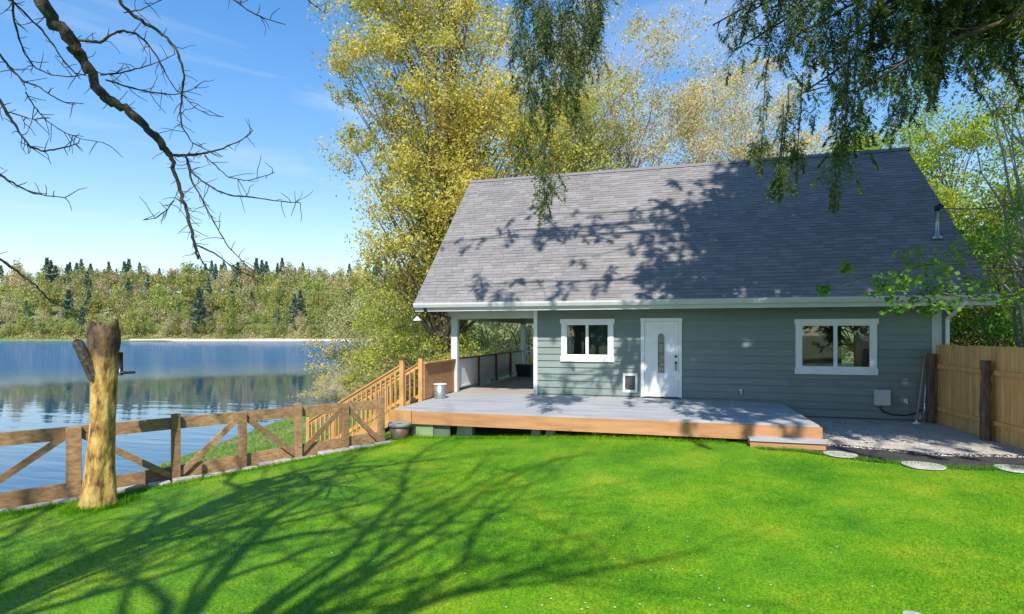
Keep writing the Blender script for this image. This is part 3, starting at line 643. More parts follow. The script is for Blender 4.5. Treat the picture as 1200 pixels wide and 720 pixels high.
# dark planter box at end of porch
q = at_y(615, 440, 22.2); pl = thing('planter_box', 'dark square planter at the far end of the covered porch', 'planter', (q[0], 22.2, ZD))
t = MB(); c4 = [(-.32, -.32), (.32, -.32), (.32, .32), (-.32, .32)]; t.v = [(q[0] + a * .8, 22.2 + b * .8, ZD + .01) for a, b in c4] + [(q[0] + a, 22.2 + b, ZD + .46) for a, b in c4]; t.f = [(3, 2, 1, 0), (4, 5, 6, 7), (0, 1, 5, 4), (1, 2, 6, 5), (2, 3, 7, 6), (3, 0, 4, 7)]
t.build('tub', mat('dark_plastic', (.03, .032, .04), .5), pl); MB().box(q[0] - .34, q[0] + .34, 22.2 - .34, 22.2 + .34, ZD + .461, ZD + .5).build('rim', mat('dark_plastic_rim', (.04, .042, .05), .5), pl)
# cedar panel between post 500 and porch post
yl0, yl1 = 13.5, WY - .06; XL_ = -6.1
pr = thing('deck_railing', 'cedar board railing between the stair head and white porch post', 'railing', (XL_, 14.5, ZD))
MB().box(XL_ - .07, XL_ + .07, yl0 + .05, yl1, ZD + .96, ZD + 1.0).build('cap_rail', M['cedar'], pr)
yy_ = yl0 + .06
while yy_ < yl1 - .05:
    MB().box(XL_ - .02, XL_ + .01, yy_, min(yy_ + .135, yl1), ZD + .04, ZD + .955).build('railing_board', M['redwood'], pr); yy_ += .142
# stairs down to the left
NX0 = -6.17; YN, YF_ = 12.42, 13.5
st = thing('deck_stairs', 'cedar stairs with baluster handrails going down from the deck toward the lake', 'stairs', (-7.2, 12.9, 0))
SL = .57; rise = .18; run = rise / SL; nst = 8
for k in range(nst):
    x1 = NX0 - .02 - k * run; zt = ZD - (k + 1) * rise
    MB().box(x1 - run - .03, x1 - .002, YN + .06, YF_ - .05, zt - .04, zt).build('tread', M['cedar'], st)
    MB().box(x1 - .035, x1 - .004, YN + .06, YF_ - .05, zt + .001, zt + rise - .041).build('riser', M['cedar'], st)
XB = NX0 - (nst + .3) * run; 
for Yv in (YN + .02, YF_):
    MB().bar((NX0, Yv, ZD - .16), (XB, Yv, ZD - .16 - (NX0 - XB) * SL), .04, .26, (0, 0, 1)).build('stringer', M['cedar'], st)
for Yv in (YN, YF_):
    off = 0
    MB().bar((NX0 - .05, Yv, ZD + .98), (XB, Yv, ZD + .98 - (NX0 - .05 - XB) * SL), .09, .04, (0, 0, 1)).build('handrail', M['cedar'], st)
    MB().bar((NX0 - .05, Yv, ZD + .90), (XB, Yv, ZD + .90 - (NX0 - .05 - XB) * SL), .035, .08, (0, 0, 1)).build('upper_rail', M['cedar'], st)
    MB().bar((NX0 - .05, Yv, ZD + .12), (XB, Yv, ZD + .12 - (NX0 - .05 - XB) * SL), .035, .08, (0, 0, 1)).build('lower_rail', M['cedar'], st)
    MB().box(NX0 - .055, NX0 + .055, Yv - .055, Yv + .055, ZD - .3, ZD + 1.12).build('newel_post', M['cedar'], st, bevel=.008)
    MB().box(NX0 - .07, NX0 + .07, Yv - .07, Yv + .07, ZD + 1.121, ZD + 1.15).build('post_cap', M['rail_brown'], st)
    gz = ground_z(XB, Yv); zr = ZD + .98 - (NX0 - .05 - XB) * SL
    MB().box(XB - .05, XB + .05, Yv - .05, Yv + .05, gz - .1, zr + .1).build('newel_post', M['cedar'], st, bevel=.008)
    x = NX0 - .17
    while x > XB + .08:
        zb = ZD + .10 - (NX0 - .05 - x) * SL; MB().box(x - .018, x + .018, Yv - .04, Yv - .0, zb - .06, zb + .82).build('baluster', M['cedar'], st); x -= .13
# corner rail post between stair top and front: galvanised bucket
q = at_z(515.5, 467, ZD); bk = thing('metal_bucket', 'galvanised metal bucket standing on the deck beside the stair post', 'bucket', q)
MB().lathe(q, [(.15, 0), (.155, .02), (.175, .38), (.17, .38), (.15, .03)], 24).build('body', M['metal'], bk, smooth=True)
t = MB(); R_ = .178; t.tube([(q[0] + R_ * math.cos(a), q[1] + R_ * math.sin(a), q[2] + .385) for a in np.linspace(0, 2 * math.pi, 25)], [.012] * 25, 6).build('rim', mat('bucket_rim', (.7, .72, .72), .4), bk, smooth=True)
# flower pot at deck corner
q = at_y(468, 514, 11.55); zq = ground_z(q[0], q[1]); fp = thing('flower_pot', 'brown glazed plant pot with grey rim at the deck corner by the fence end', 'plant pot', (q[0], q[1], zq))
MB().lathe((q[0], q[1], zq), [(.16, 0), (.19, .06), (.225, .30), (.2, .30)], 22).build('body', M['pot'], fp, smooth=True)
MB().lathe((q[0], q[1], zq + .295), [(.23, 0), (.255, .015), (.255, .075), (.235, .09), (.2, .06)], 22).build('rim', M['potrim'], fp, smooth=True)
MB().lathe((q[0], q[1], zq + .33), [(.19, 0), (.12, .02), (.01, .03)], 14).build('potting_soil', M['soil'], fp)
# stepping stones
for i, (px, py, r, lb) in enumerate(((985, 535.5, .27, 'pale round stepping stone nearest the deck step'), (1082, 549, .30, 'pale round stepping stone in the middle of the dark soil strip'), (1193, 553, .3, 'pale round stepping stone at the right edge below the board fence'), (1072, 728, .09, 'small pale stone in the lawn at the bottom of the picture'))):
    q = at_z(px, py, .22 if i < 3 else .02); zq = ground_z(q[0], q[1]) + (.034 if i < 3 else .02)
    pts = [(q[0] + r * (1 + .05 * math.sin(3 * a + i)) * math.cos(a), q[1] + r * (1 + .05 * math.cos(2 * a)) * math.sin(a)) for a in np.linspace(0, 2 * math.pi, 21)[:-1]]
    o = MB().poly([(a - q[0], b - q[1]) for a, b in pts], 0, .02).build('stepping_stone', M['stepping'], bevel=.008); o.location = (q[0], q[1], zq)
    tag(o, lb, 'stepping stone', 'stepping stones')

# ------------------------------------------------------------------ right board fence
FX = 6.28
bf = thing('board_fence', 'tall honey-coloured vertical board fence running from the house corner to the right', 'fence', (FX, 13, .2))
y = WY - .1; i = 0
while y > 8.2:
    w_ = random.uniform(.132, .142); z0 = ground_z(FX, y) + .03 + random.uniform(-.01, .01); top = 2.14 + random.uniform(-.012, .012)
    m_ = MB(); off = random.uniform(-.003, .003)
    xo = FX + .1 * (WY - y) / 4 + off; t_ = .018; cpt = .025
    prof = [(y - w_, z0), (y, z0), (y, top - cpt), (y - cpt, top), (y - w_ + cpt, top), (y - w_, top - cpt)]
    m_.v = [(xo, a, b) for a, b in prof] + [(xo + t_, a, b) for a, b in prof]; k_ = 6
    m_.f = [tuple(range(5, -1, -1)), tuple(range(6, 12))] + [(j, (j + 1) % 6, 6 + (j + 1) % 6, 6 + j) for j in range(6)]
    m_.build('picket', M['board'], bf); y -= w_ + .006
for zr in (.62, 1.62):
    MB().bar((FX - .03 + 0.0, WY - .1, zr), (FX - .03 + .19, 8.2, zr), .04, .09, (0, 0, 1)).build('fence_rail', M['board'], bf)
for (Yp, top, r) in ((15.5, 1.92, .085), (13.28, 1.86, .095), (11.0, 1.9, .095)):
    X = FX - .15 + .1 * (WY - Yp) / 4; zg = ground_z(X, Yp); pts = [(X + random.uniform(-.008, .008), Yp, z_) for z_ in np.linspace(zg - .05, top, 8)]
    MB().tube(pts, [r * random.uniform(.93, 1.07) for _ in pts], 9).build('fence_post', M['post_dark'], bf)

# ------------------------------------------------------------------ left rail fence
lf = thing('rail_fence', 'low brown timber rail fence with diagonal braces along the lake side of the lawn', 'fence', (-8, 8, 0))
A0 = np.array((-8.91, 6.59)); dv = np.array((2.89, 4.51)); dv /= np.linalg.norm(dv); nv = np.array((dv[1], -dv[0]))
def fpoint(px):
    u = (px - 600) / FPX; d = np.array((u * CA - SA, u * SA + CA)); Mx = np.array([[d[0], -dv[0]], [d[1], -dv[1]]]); t, s = np.linalg.solve(Mx, A0); return s
sp_ = [fpoint(x) for x in (86, 205, 283, 348, 403, 445)]; sp_ = [sp_[0] - 4.2, sp_[0] - 2.8, sp_[0] - 1.4] + sp_
def fp3(s, off, z): p = A0 + dv * s + nv * off; return (p[0], p[1], z)
def fg(s): p = A0 + dv * s; return yard(p[0] + .3, p[1])
TZ = .95
for i, s in enumerate(sp_):
    high = i in (2, 4, 6, 8) or i == 0; g0 = fg(s); w_ = .13 if i != 3 else .19
    m_ = MB(); m_.bar(fp3(s, .06, g0 - .15), fp3(s, .06, TZ + (.07 if high else .0)), w_, .1, (nv[0], nv[1], 0)); m_.build('fence_post', M['fence_wood'], lf, bevel=.006)
    if i < len(sp_) - 1:
        s2 = sp_[i + 1]; g1 = fg(s2)
        MB().bar(fp3(s - .0, -.02, TZ - .1), fp3(s2 - .004, -.02, TZ - .1), .045, .2, (0, 0, 1)).build('top_rail', M['fence_wood'], lf)
        MB().bar(fp3(s, -.02, g0 + .12), fp3(s2 - .004, -.02, g1 + .12), .045, .24, (0, 0, 1)).build('bottom_board', M['fence_wood'], lf)
        a, b = ((g0 + .08, TZ - .1) if high else (TZ - .1, g1 + .08))
        MB().bar(fp3(s + .05, .03, a), fp3(s2 - .05, .03, b), .04, .1, (0, 0, 1)).build('diagonal_brace', M['fence_wood'], lf)
# stone border at the foot of the fence
bd = thing('stone_border', 'uneven pale stone edging along the foot of the rail fence', 'edging', (-7.6, 8, 0))
s = sp_[0]
while s < sp_[-1] + .1:
    L_ = random.uniform(.22, .5); g0 = fg(s + L_ / 2); w_ = random.uniform(.16, .26); h_ = random.uniform(.03, .08); m_ = MB(); n = 10
    c = A0 + dv * (s + L_ / 2) + nv * (.12 + w_ / 2)
    pts = []
    for k in range(n):
        a = 2 * math.pi * k / n; ca, sa_ = math.cos(a), math.sin(a); rr = random.uniform(.9, 1.05)
        ex = math.copysign(abs(ca) ** .5, ca) * L_ / 2 * rr; ey = math.copysign(abs(sa_) ** .5, sa_) * w_ / 2 * rr; p = dv * ex + nv * ey; pts.append((p[0], p[1]))
    o = MB().poly(pts, -.08, h_).build('edging_stone', M['stone'], bd, bevel=.015); o.location = Vector((c[0], c[1], g0)) - wl(bd); s += L_ + .01

# ------------------------------------------------------------------ tree stump
zb = -.13; tx, ty = c2w(-6.05, 8.25)
sk = thing('cut_tree_trunk', 'stripped yellow tree trunk with broken dark top standing in front of the rail fence', 'tree trunk', (tx, ty, zb))
m_ = MB(); nr, na = 80, 44
topz = at_d(122, 380, 8.25)[2]
for j in range(nr + 1):
    f = j / nr; z_ = zb + (topz - zb) * f; r = .166 + .075 * math.exp(-f * 9) + .03 * sm((f - .8) / .1) - .02 * sm((f - .93) / .07); lean = .03 * f - .06 * (1 - f) ** 3
    for k in range(na):
        a = 2 * math.pi * k / na; flute = 1 + .10 * math.exp(-f * 5) * math.sin(a * 4 + 1) + .035 * math.sin(a * 3 + f * 9) + .05 * math.sin(a * 2 - f * 5) + .11 * mnoise.noise(Vector((math.cos(a) * 1.6, math.sin(a) * 1.6, f * 3.5))) + .07 * mnoise.noise(Vector((math.cos(a) * 6, math.sin(a) * 6, f * 7))) - .10 * max(0, mnoise.noise(Vector((math.cos(a) * 5 + 9, math.sin(a) * 5, f * 1.2))) - .22)
        zz = z_ + ((.03 * math.sin(a * 2 + 1) + random.uniform(-.06, .05) + .10 * mnoise.noise(Vector((a * 2.2, 3, 1)))) if j == nr else 0)
        px_, py_ = c2w(-6.05 + lean + r * flute * math.cos(a), 8.25 + r * flute * math.sin(a)); m_.v.append((px_, py_, zz))
for j in range(nr):
    for k in range(na): k2 = (k + 1) % na; m_.f.append((j * na + k, j * na + k2, (j + 1) * na + k2, (j + 1) * na + k))
px_, py_ = c2w(-6.02, 8.25); m_.v.append((px_, py_, topz - .12)); cidx = len(m_.v) - 1
for k in range(na): m_.f.append((nr * na + k, nr * na + (k + 1) % na, cidx))
m_.build('trunk', M['stump'], sk, smooth=True)
def pd(pts, d, rs, name, m, par, n=8): MB().tube([at_d(x, y, d + dd) for x, y, dd in pts], rs, n).build(name, m, par, smooth=True)
pd([(112, 442, 0), (106, 432, -.05), (98, 415, -.1), (91, 402, -.12), (88, 400, -.12)], 8.15, [.10, .08, .075, .07, .04], 'broken_limb', M['bark_bare'], sk)
pd([(107, 445, 0), (103, 436, -.02), (102, 428, -.02)], 8.05, [.03, .022, .012], 'broken_limb', M['bark_bare'], sk)
pd([(138, 437, 0), (146, 437, 0), (158, 436.5, 0)], 8.0, [.025, .022, .018], 'iron_peg', M['black'], sk)
pd([(141, 413, 0), (141, 440, 0)], 8.0, [.035, .035], 'iron_peg', M['black'], sk)

# ------------------------------------------------------------------ foliage tools
def leaf_quads(P, size, flat=0., droop=0., rng=RNG, aspect=.55):
    n = len(P); d = rng.normal(size=(n, 3)); d[:, 2] = d[:, 2] * (1 - flat) - droop; d /= np.linalg.norm(d, axis=1)[:, None]
    e = rng.normal(size=(n, 3)); e -= (e * d).sum(1)[:, None] * d; e /= np.linalg.norm(e, axis=1)[:, None]
    s = size * rng.uniform(.6, 1.4, size=(n, 1)); a = d * s; b = e * s * aspect
    return np.stack([P - a, P + b * .9 - a * .1, P + a, P - b * .9 - a * .1], 1)
def clumps(centres, rads, per, rng=RNG, sub=7):
    out = []; tn = []
    for c, r in zip(centres, rads):
        k = sub; sc = np.array(c) + rng.normal(size=(k, 3)) * np.array((r, r, r * .75)) * .55; n = max(4, per // k); t0 = rng.uniform(-.2, .2)
        for q in sc:
            p = q + rng.normal(size=(n, 3)) * np.array((r, r, r * .7)) * .27; out.append(p); tn.append(np.clip(.5 + t0 + rng.uniform(-.12, .12) + rng.normal(size=n) * .16, 0, 1))
    return np.concatenate(out), np.concatenate(tn)
def limb(mb, a, b, r0, r1, sag=.0, n=6, sides=6, wob=.06, rng=RNG):
    a = Vector(a); b = Vector(b); L_ = (b - a).length; pts = []
    for k in range(n + 1):
        f = k / n; p = a.lerp(b, f) + Vector((0, 0, sag * math.sin(math.pi * f)))
        if 0 < k < n: p += Vector(rng.normal(size=3)) * wob * L_ / n
        pts.append(p)
    mb.tube(pts, [r0 + (r1 - r0) * (k / n) for k in range(n + 1)], sides, cap=False); return pts
def tree(name, label, cat, base, height, ells, ncl, clr, per, leaf, lm, bm, r0=.3, group=None, lean=(0, 0), twigs=0, seed=1, stems=1, flat=0, droop=0):
    """ells: list of (dx,dy,z,rx,ry,rz,weight) crown volumes relative to the base; limbs run from the stem to every clump"""
    rng = np.random.default_rng(seed); bx_, by_, bz = base
    t = thing(name, label, cat, base, group); tr = MB(); cen = []
    wts = np.array([e[6] for e in ells], float); wts /= wts.sum()
    for _ in range(ncl):
        e = ells[rng.choice(len(ells), p=wts)]; v = rng.normal(size=3); v /= np.linalg.norm(v); rr = rng.uniform(.35, 1) ** .6
        cen.append((bx_ + e[0] + v[0] * e[3] * rr, by_ + e[1] + v[1] * e[4] * rr, bz + e[2] + v[2] * e[5] * rr))
    cen = [c for c in cen if c[2] > bz + .2]
    st_ = []
    for s in range(stems):
        off = rng.normal(size=2) * (.5 if stems > 1 else 0) * min(1, height / 8); tx_, ty_ = lean[0] + off[0] * 4, lean[1] + off[1] * 4
        pts = [Vector((bx_ + off[0] * .3 + tx_ * f ** 1.3 + rng.normal() * .02 * height * f, by_ + off[1] * .3 + ty_ * f ** 1.3 + rng.normal() * .02 * height * f, bz - .2 + height * f)) for f in np.linspace(0, 1, 9)]
        rs = [r0 * (1 - .9 * f) * (1.25 if f == 0 else 1) for f in np.linspace(0, 1, 9)]; tr.tube(pts, rs, 8, cap=False); st_.append((pts, rs))
    for c in cen:
        pts, rs = st_[rng.integers(len(st_))]; hfrac = (c[2] - bz) / height; k = int(np.clip(hfrac * 8 - rng.uniform(1, 3), 1, 7)); a = pts[k]
        p = limb(tr, a, c, max(rs[k] * .45, .015), .012, sag=rng.uniform(-.2, .4), n=5, sides=5, rng=rng)
        for _ in range(twigs):
            q = p[rng.integers(2, 6)]; limb(tr, q, Vector(q) + Vector(rng.normal(size=3)) * clr * .9 + Vector((0, 0, .2 * clr)), .012, .004, n=3, sides=4, rng=rng)
    tr.build('trunk', bm, t, smooth=True)
    P, tn = clumps(cen, [clr * rng.uniform(.6, 1.3) for _ in cen], per, rng)
    o = link('crown', np_mesh('crown', leaf_quads(P, leaf, flat, droop, rng), 4, lm, tn), t)
    return t
def tbase(px, d, z=None):
    X, Y = c2w((px - 600) / FPX * d, d); return (X, Y, ground_z(X, Y) if z is None else z)

# big golden tree left behind the house
b0 = tbase(520, 30)
tree('golden_tree', 'tall golden-green leafing tree behind the left end of the roof', 'tree', b0, 23,
     [(-1.0, 0, 17, 5.2, 4.5, 6.5, 5), (.5, 0, 9, 5.0, 4.5, 4.5, 4), (-1.6, 0, 24, 5, 4, 4, 2), (3.3, 0, 13, 3.5, 3, 5, 2), (-.2, 0, 7.5, 2.6, 2.5, 3, .9)], 240, 1.3, 640, .078, M['leaf_gold'], M['bark'], .38, twigs=2, seed=3)
b1 = tbase(735, 33)
tree('tan_budding_tree', 'sparse tan and yellow budding tree with bare stems behind the middle of the ridge', 'tree', b1, 19,
     [(0, 0, 17, 6.0, 4, 5.0, 4), (2.2, 0, 13, 4.5, 3, 3.0, 2), (-3, 0, 14, 3.5, 3, 5, 2)], 105, 1.25, 330, .07, M['leaf_tan'], M['bark_pale'], .26, twigs=6, seed=5, stems=4)
b2 = tbase(860, 36)
tree('budding_tree', 'sparse yellow-tan tree right of the middle behind the ridge under the cedar sprays', 'tree', b2, 19,
     [(0, 0, 15.5, 5.0, 4, 4.2, 4), (3.5, 0, 13, 3.5, 3, 3, 1.5)], 75, 1.35, 350, .075, M['leaf_tan'], M['bark_pale'], .2, twigs=5, seed=8, stems=3)
tree('yellow_green_tree', 'soft yellow-green tree right behind the left half of the ridge', 'tree', tbase(640, 31), 15,
     [(0, 0, 10.5, 4.2, 3, 4.0, 3), (1.8, 0, 14, 3, 3, 3.0, 1)], 70, 1.2, 420, .075, M['leaf_shrub'], M['bark'], .2, twigs=2, seed=61)
# right side trees behind the fence
tree('lime_tree', 'bright lime-green leafing tree beyond the right end of the roof', 'tree', tbase(1120, 24), 9.5,
     [(0, 0, 5.6, 4.4, 3.5, 3.4, 3), (-3.0, 0, 8.8, 3.2, 2.5, 2.4, 2), (2.5, 0, 4, 3.4, 3, 2.6, 2), (-1, 0, 11.0, 3.4, 2.4, 2.2, 1.3), (-2.5, 0, 6.5, 3, 2, 3, 1)], 190, .95, 480, .06, M['leaf_lime'], M['bark'], .18, twigs=2, seed=11)
tree('pale_trunk_tree', 'tall pale-trunked tree with bare twigs at the right edge', 'tree', tbase(1187, 15.5), 12,
     [(0, 0, 9.5, 1.6, 1.5, 2.6, 2), (.5, 0, 5, 1.7, 1.4, 1.6, 1)], 34, .75, 150, .05, M['leaf_lime'], M['bark_pale'], .16, twigs=8, seed=13, stems=2)
tree('green_understorey_tree', 'fresh green small tree rising behind the board fence', 'tree', tbase(1172, 19), 6.2,
     [(0, 0, 3.6, 2.8, 2, 2.4, 2), (2.5, 0, 3.3, 2.4, 2, 2.4, 1)], 42, .75, 330, .06, M['leaf_mid'], M['bark'], .1, twigs=1, seed=17)
tree('bright_green_tree', 'bright green leafy tree filling the right edge above the board fence', 'tree', tbase(1190, 21), 9,
     [(0, 0, 5.5, 2.8, 2.5, 3.4, 3), (1.5, 0, 8, 2.5, 2, 2.5, 1), (-1.6, 0, 3.4, 2.2, 2, 2, 1)], 100, .9, 430, .055, M['leaf_lime'], M['bark'], .14, twigs=1, seed=91)
tree('yellow_understorey_tree', 'yellow-green bushy tree directly behind the house right corner', 'tree', tbase(1085, 31), 8,
     [(0, 0, 4.5, 4, 3, 3.4, 2), (-4, 0, 5.5, 3.5, 3, 4, 1.5)], 46, 1.1, 330, .09, M['leaf_lime'], M['bark'], .14, twigs=1, seed=19)
tree('back_garden_tree', 'leafy tree standing behind the house, glimpsed through the wide window', 'tree', tbase(1005, 35), 9,
     [(0, 0, 4.8, 6, 3, 4.0, 2)], 46, 1.2, 330, .10, M['leaf_lime'], M['bark'], .14, seed=21)
# shrubs left of and behind the porch
shr = [(455, 37, 6.8, 2.9, 'leaf_shrub', 'yellow-green shrub rising left of the eave end beyond the stairs'),
       (500, 31, 6.2, 2.9, 'leaf_shrub', 'golden shrub behind the white porch post'),
       (578, 42, 8.5, 4.6, 'leaf_lime', 'bright green-yellow shrub seen through the porch opening'),
       (425, 62, 10.5, 5.0, 'leaf_olive', 'tall olive trees mass on the shore point left of the house'),
       (478, 58, 12, 5.0, 'leaf_shrub', 'taller yellow-green tree beyond the shrubs by the roof edge'),
       (620, 36, 6, 3, 'leaf_tan', 'rusty tan shrub behind the far porch rail')]
for i, (px, d, h_, r, lm, lb) in enumerate(shr):
    tree('shore_shrub', lb, 'shrub', tbase(px, d), h_ * .8, [(0, 0, h_ * .55, r, r, h_ * .42, 2), (r * .6, 0, h_ * .3, r * .8, r, h_ * .28, 1), (-r * .5, 0, h_ * .28, r * .7, r * .7, h_ * .25, 1)], 44 if i != 3 else 52, .85 if d < 50 else 1.3, 300, .07 if d < 50 else .12, M[lm], M['bark'], .07, 'shrubs along the shore', twigs=3, seed=30 + i, stems=4)
low = [(395, 43, 2.6, 1.9, 'olive waterside bush at the left end of the bank bushes'), (432, 40, 2.9, 2.0, 'olive twiggy bush between the waterline and the stair rail'), (462, 34, 3.0, 1.9, 'tan-olive bush right behind the upper stair post'), (405, 52, 3.6, 2.4, 'paler bush standing behind the waterside bushes'), (360, 44.5, 1.5, 1.5, 'low tan reed bush nearest the open water')]
for i, (px, d, h_, r, lb) in enumerate(low):
    tree('bank_bush', lb, 'bush', tbase(px, d), h_ * .8, [(0, 0, h_ * .5, r, r, h_ * .45, 2), (r * .8, 0, h_ * .3, r * .7, r * .7, h_ * .3, 1)], 36, .5, 230, .045, M['leaf_olive' if i % 2 else 'leaf_tan'], M['bark_pale'], .03, 'bushes on the lake bank', twigs=6, seed=50 + i, stems=6)

# ------------------------------------------------------------------ cedar overhead
def cedar():
    rng = np.random.default_rng(4); X0, Y0 = 9.3, 6.5; zg = ground_z(X0, Y0)
    t = thing('cedar_tree', 'big dark cedar with drooping sprays hanging over the roof from the right', 'tree', (X0, Y0, zg))
    tr = MB(); H = 24; tr.tube([(X0, Y0, zg - .2 + H * f) for f in np.linspace(0, 1, 10)], [.55 * (1 - .85 * f) + (.15 if f == 0 else 0) for f in np.linspace(0, 1, 10)], 12, cap=False)
    Q = []; T = []
    def spray(p, L_, dens, lw):
        d = Vector((rng.normal() * .35, rng.normal() * .35, -1)).normalized(); n = int(L_ * dens * (2.1 if lw < .08 else 1)); f = np.sort(rng.uniform(0, 1, n))
        env = np.sin(np.clip(f * 1.15 + .12, 0, 1) * math.pi) * .085 + .018
        side = rng.normal(size=(n, 3)); side[:, 2] *= .3
        C = np.array(p) + np.outer(f * L_, np.array(d)) + side * env[:, None] * min(1, L_ * 1.0) + np.outer((f * L_) ** 2 * .05, (rng.normal(), rng.normal(), 0))
        dirs = side * .85; dirs[:, 2] = -.85 + rng.normal(size=n) * .3; dirs /= np.linalg.norm(dirs, axis=1)[:, None]
        e = np.cross(dirs, rng.normal(size=(n, 3))); e /= np.linalg.norm(e, axis=1)[:, None]; s = lw * (.62 if lw < .08 else 1) * rng.uniform(.6, 1.4, (n, 1))
        Q.append(np.stack([C - dirs * s, C + e * s * .22, C + dirs * s, C - e * s * .22], 1)); T.append(np.clip(.35 + rng.normal(size=n) * .22 + rng.uniform(-.2, .25), 0, 1))
    def bough(z0, tip, nspr, sprl, dens=150, lw=.05, jit=.35):
        a = Vector((X0, Y0, z0)); b = Vector(tip); pts = limb(tr, a, b, .09, .012, sag=.6, n=9, sides=6, wob=.10, rng=rng)
        for k in range(nspr):
            f = rng.uniform(.18, 1) * 9; i = min(int(f), 8); p = pts[i].lerp(pts[i + 1], f - i)
            side = Vector((rng.normal(), rng.normal(), rng.normal() * .25)) * jit * (1.3 - .08 * i); q = p + side; limb(tr, p, q, .014, .005, n=2, sides=4, rng=rng)
            spray(q, sprl * rng.uniform(.4, 1.15), dens, lw)
    P = lambda x, y, d: at_d(x, y, d)
    # low boughs that show in the picture (their tips lie above the picture's upper edge or just inside it)
    for (x, y, d, z0, n, L_) in ((1010, 20, 8.0, 7.2, 60, .85), (960, 70, 8.4, 7.4, 60, .9), (905, 30, 9.0, 8.4, 55, .9), (860, 60, 9.5, 8.6, 45, .7), (1000, 110, 7.6, 7.0, 40, .9),
                                 (1090, 20, 8.5, 7.6, 50, .8), (1150, 40, 8.0, 6.8, 45, .8), (1060, 85, 8.8, 7.8, 36, .6), (830, 0, 9.4, 9.4, 40, .8), (930, -20, 8.2, 8.5, 50, .9),
                                 (1030, -30, 8.2, 8.6, 50, .9), (1120, -30, 8.0, 8.6, 50, .9), (1170, 0, 7.6, 7.0, 50, 1.0), (1110, 60, 8.2, 7.2, 45, .9), (835, 30, 9.6, 9.0, 40, .8), (1030, 60, 7.8, 7.2, 50, .9), (880, -10, 8.6, 8.6, 45, .8), (1060, 30, 9.4, 7.8, 50, 1.0), (1140, 90, 9.0, 6.8, 40, .7), (960, 0, 7.6, 7.8, 60, 1.1), (1000, 40, 9.2, 7.6, 60, 1.1), (920, 50, 8.4, 7.8, 50, .9), (1020, 90, 8.2, 7.0, 45, .9), (1080, 50, 8.0, 7.2, 50, 1.0), (870, 20, 8.8, 8.4, 45, .9), (940, 110, 8.8, 7.6, 36, .6)):
        bough(z0, P(x, y, d), int(n * 1.35), L_)
    for (x, y, d, L_) in ((985, 175, 7.6, .75), (990, 150, 7.7, .6), (918, 190, 8.0, .45), (912, 212, 8.0, .35), (935, 175, 8.1, .4), (893, 165, 8.2, .5), (1000, 130, 7.6, .6), (1060, 120, 8, .5)):
        p = P(x, y, d); limb(tr, Vector(P(x + 6, y - 90, d)), p, .012, .005, n=4, sides=4, wob=.04, rng=rng)
        for k in range(7): spray(Vector(P(x + 6, y - 90, d)).lerp(Vector(p), k / 7) + Vector(rng.normal(size=3)) * .04, .4, 120, .045)
        for k in range(6): spray(Vector(p) + Vector(rng.normal(size=3)) * .05, L_ * rng.uniform(.8, 1.15), 170, .045)
    # long hanging strands left of the middle
    a_ = P(668, -60, 9.0); bough(11.2, a_, 30, 1.0)
    a_ = P(625, -50, 9.2); bough(11.6, a_, 30, 1.0)
    for (x, y0, y1, d, nn) in ((628, -20, 100, 9.2, 10), (618, 40, 180, 9.3, 8), (640, 100, 230, 9.2, 7), (645, 190, 232, 9.1, 3), (668, -30, 90, 9, 10), (672, 40, 130, 9, 6), (690, -30, 70, 8.9, 9), (700, 0, 50, 8.8, 6), (612, -20, 60, 9.3, 7), (655, 0, 120, 9.1, 8), (640, 0, 60, 9, 8)):
        pts = [Vector(P(x + 4 * math.sin(k), y0 + (y1 - y0) * k / 6, d)) for k in range(7)]; tr.tube(pts, [.012 - .0012 * k for k in range(7)], 5, cap=False)
        for k in range(nn * 4): f = rng.uniform(0, 6); i = min(int(f), 5); spray(pts[i].lerp(pts[i + 1], f - i) + Vector(rng.normal(size=3)) * .07, rng.uniform(.25, .65), 110, .045)
    # the rest of the crown, higher than the picture, whose shade falls on roof, wall and deck
    for k in range(135):
        z0 = 9 + 12.5 * (k / 135); ang = rng.uniform(0, 2 * math.pi) if k % 3 == 0 else rng.uniform(math.pi * .5, math.pi * 1.06); R_ = (9.4 - (z0 - 9) * .22) * rng.uniform(.75, 1.05)
        tip = Vector((X0 + R_ * math.cos(ang), Y0 + R_ * math.sin(ang), z0 - 1.1 + rng.normal() * .3)); dep = -tip.x * SA + tip.y * CA
        if dep > .5 and (tip.z - 2.0 - EYE) / dep < .66: tip.z = EYE + dep * .66 + 2.0
        bough(max(z0, tip.z + .6), tip, 34, .95, 75, .14, .8)
    for tp_ in ((-3, 6, 13.5), (-4.6, 7.5, 12.5), (-1, 7, 15), (-3, 9, 16.5), (-5, 9, 14.5), (-2, 5.5, 18), (-5.6, 7, 16.5), (-4, 10.5, 13.5)): bough(tp_[2] + 1.5, tp_, 24, .9, 60, .12, .5)  # unseen long boughs added to spread dappled shade over the roof's left part
    tr.build('trunk', M['bark_cedar'], t, smooth=True)
    link('crown', np_mesh('crown', np.concatenate(Q), 4, M['needle'], np.concatenate(T)), t)
cedar()
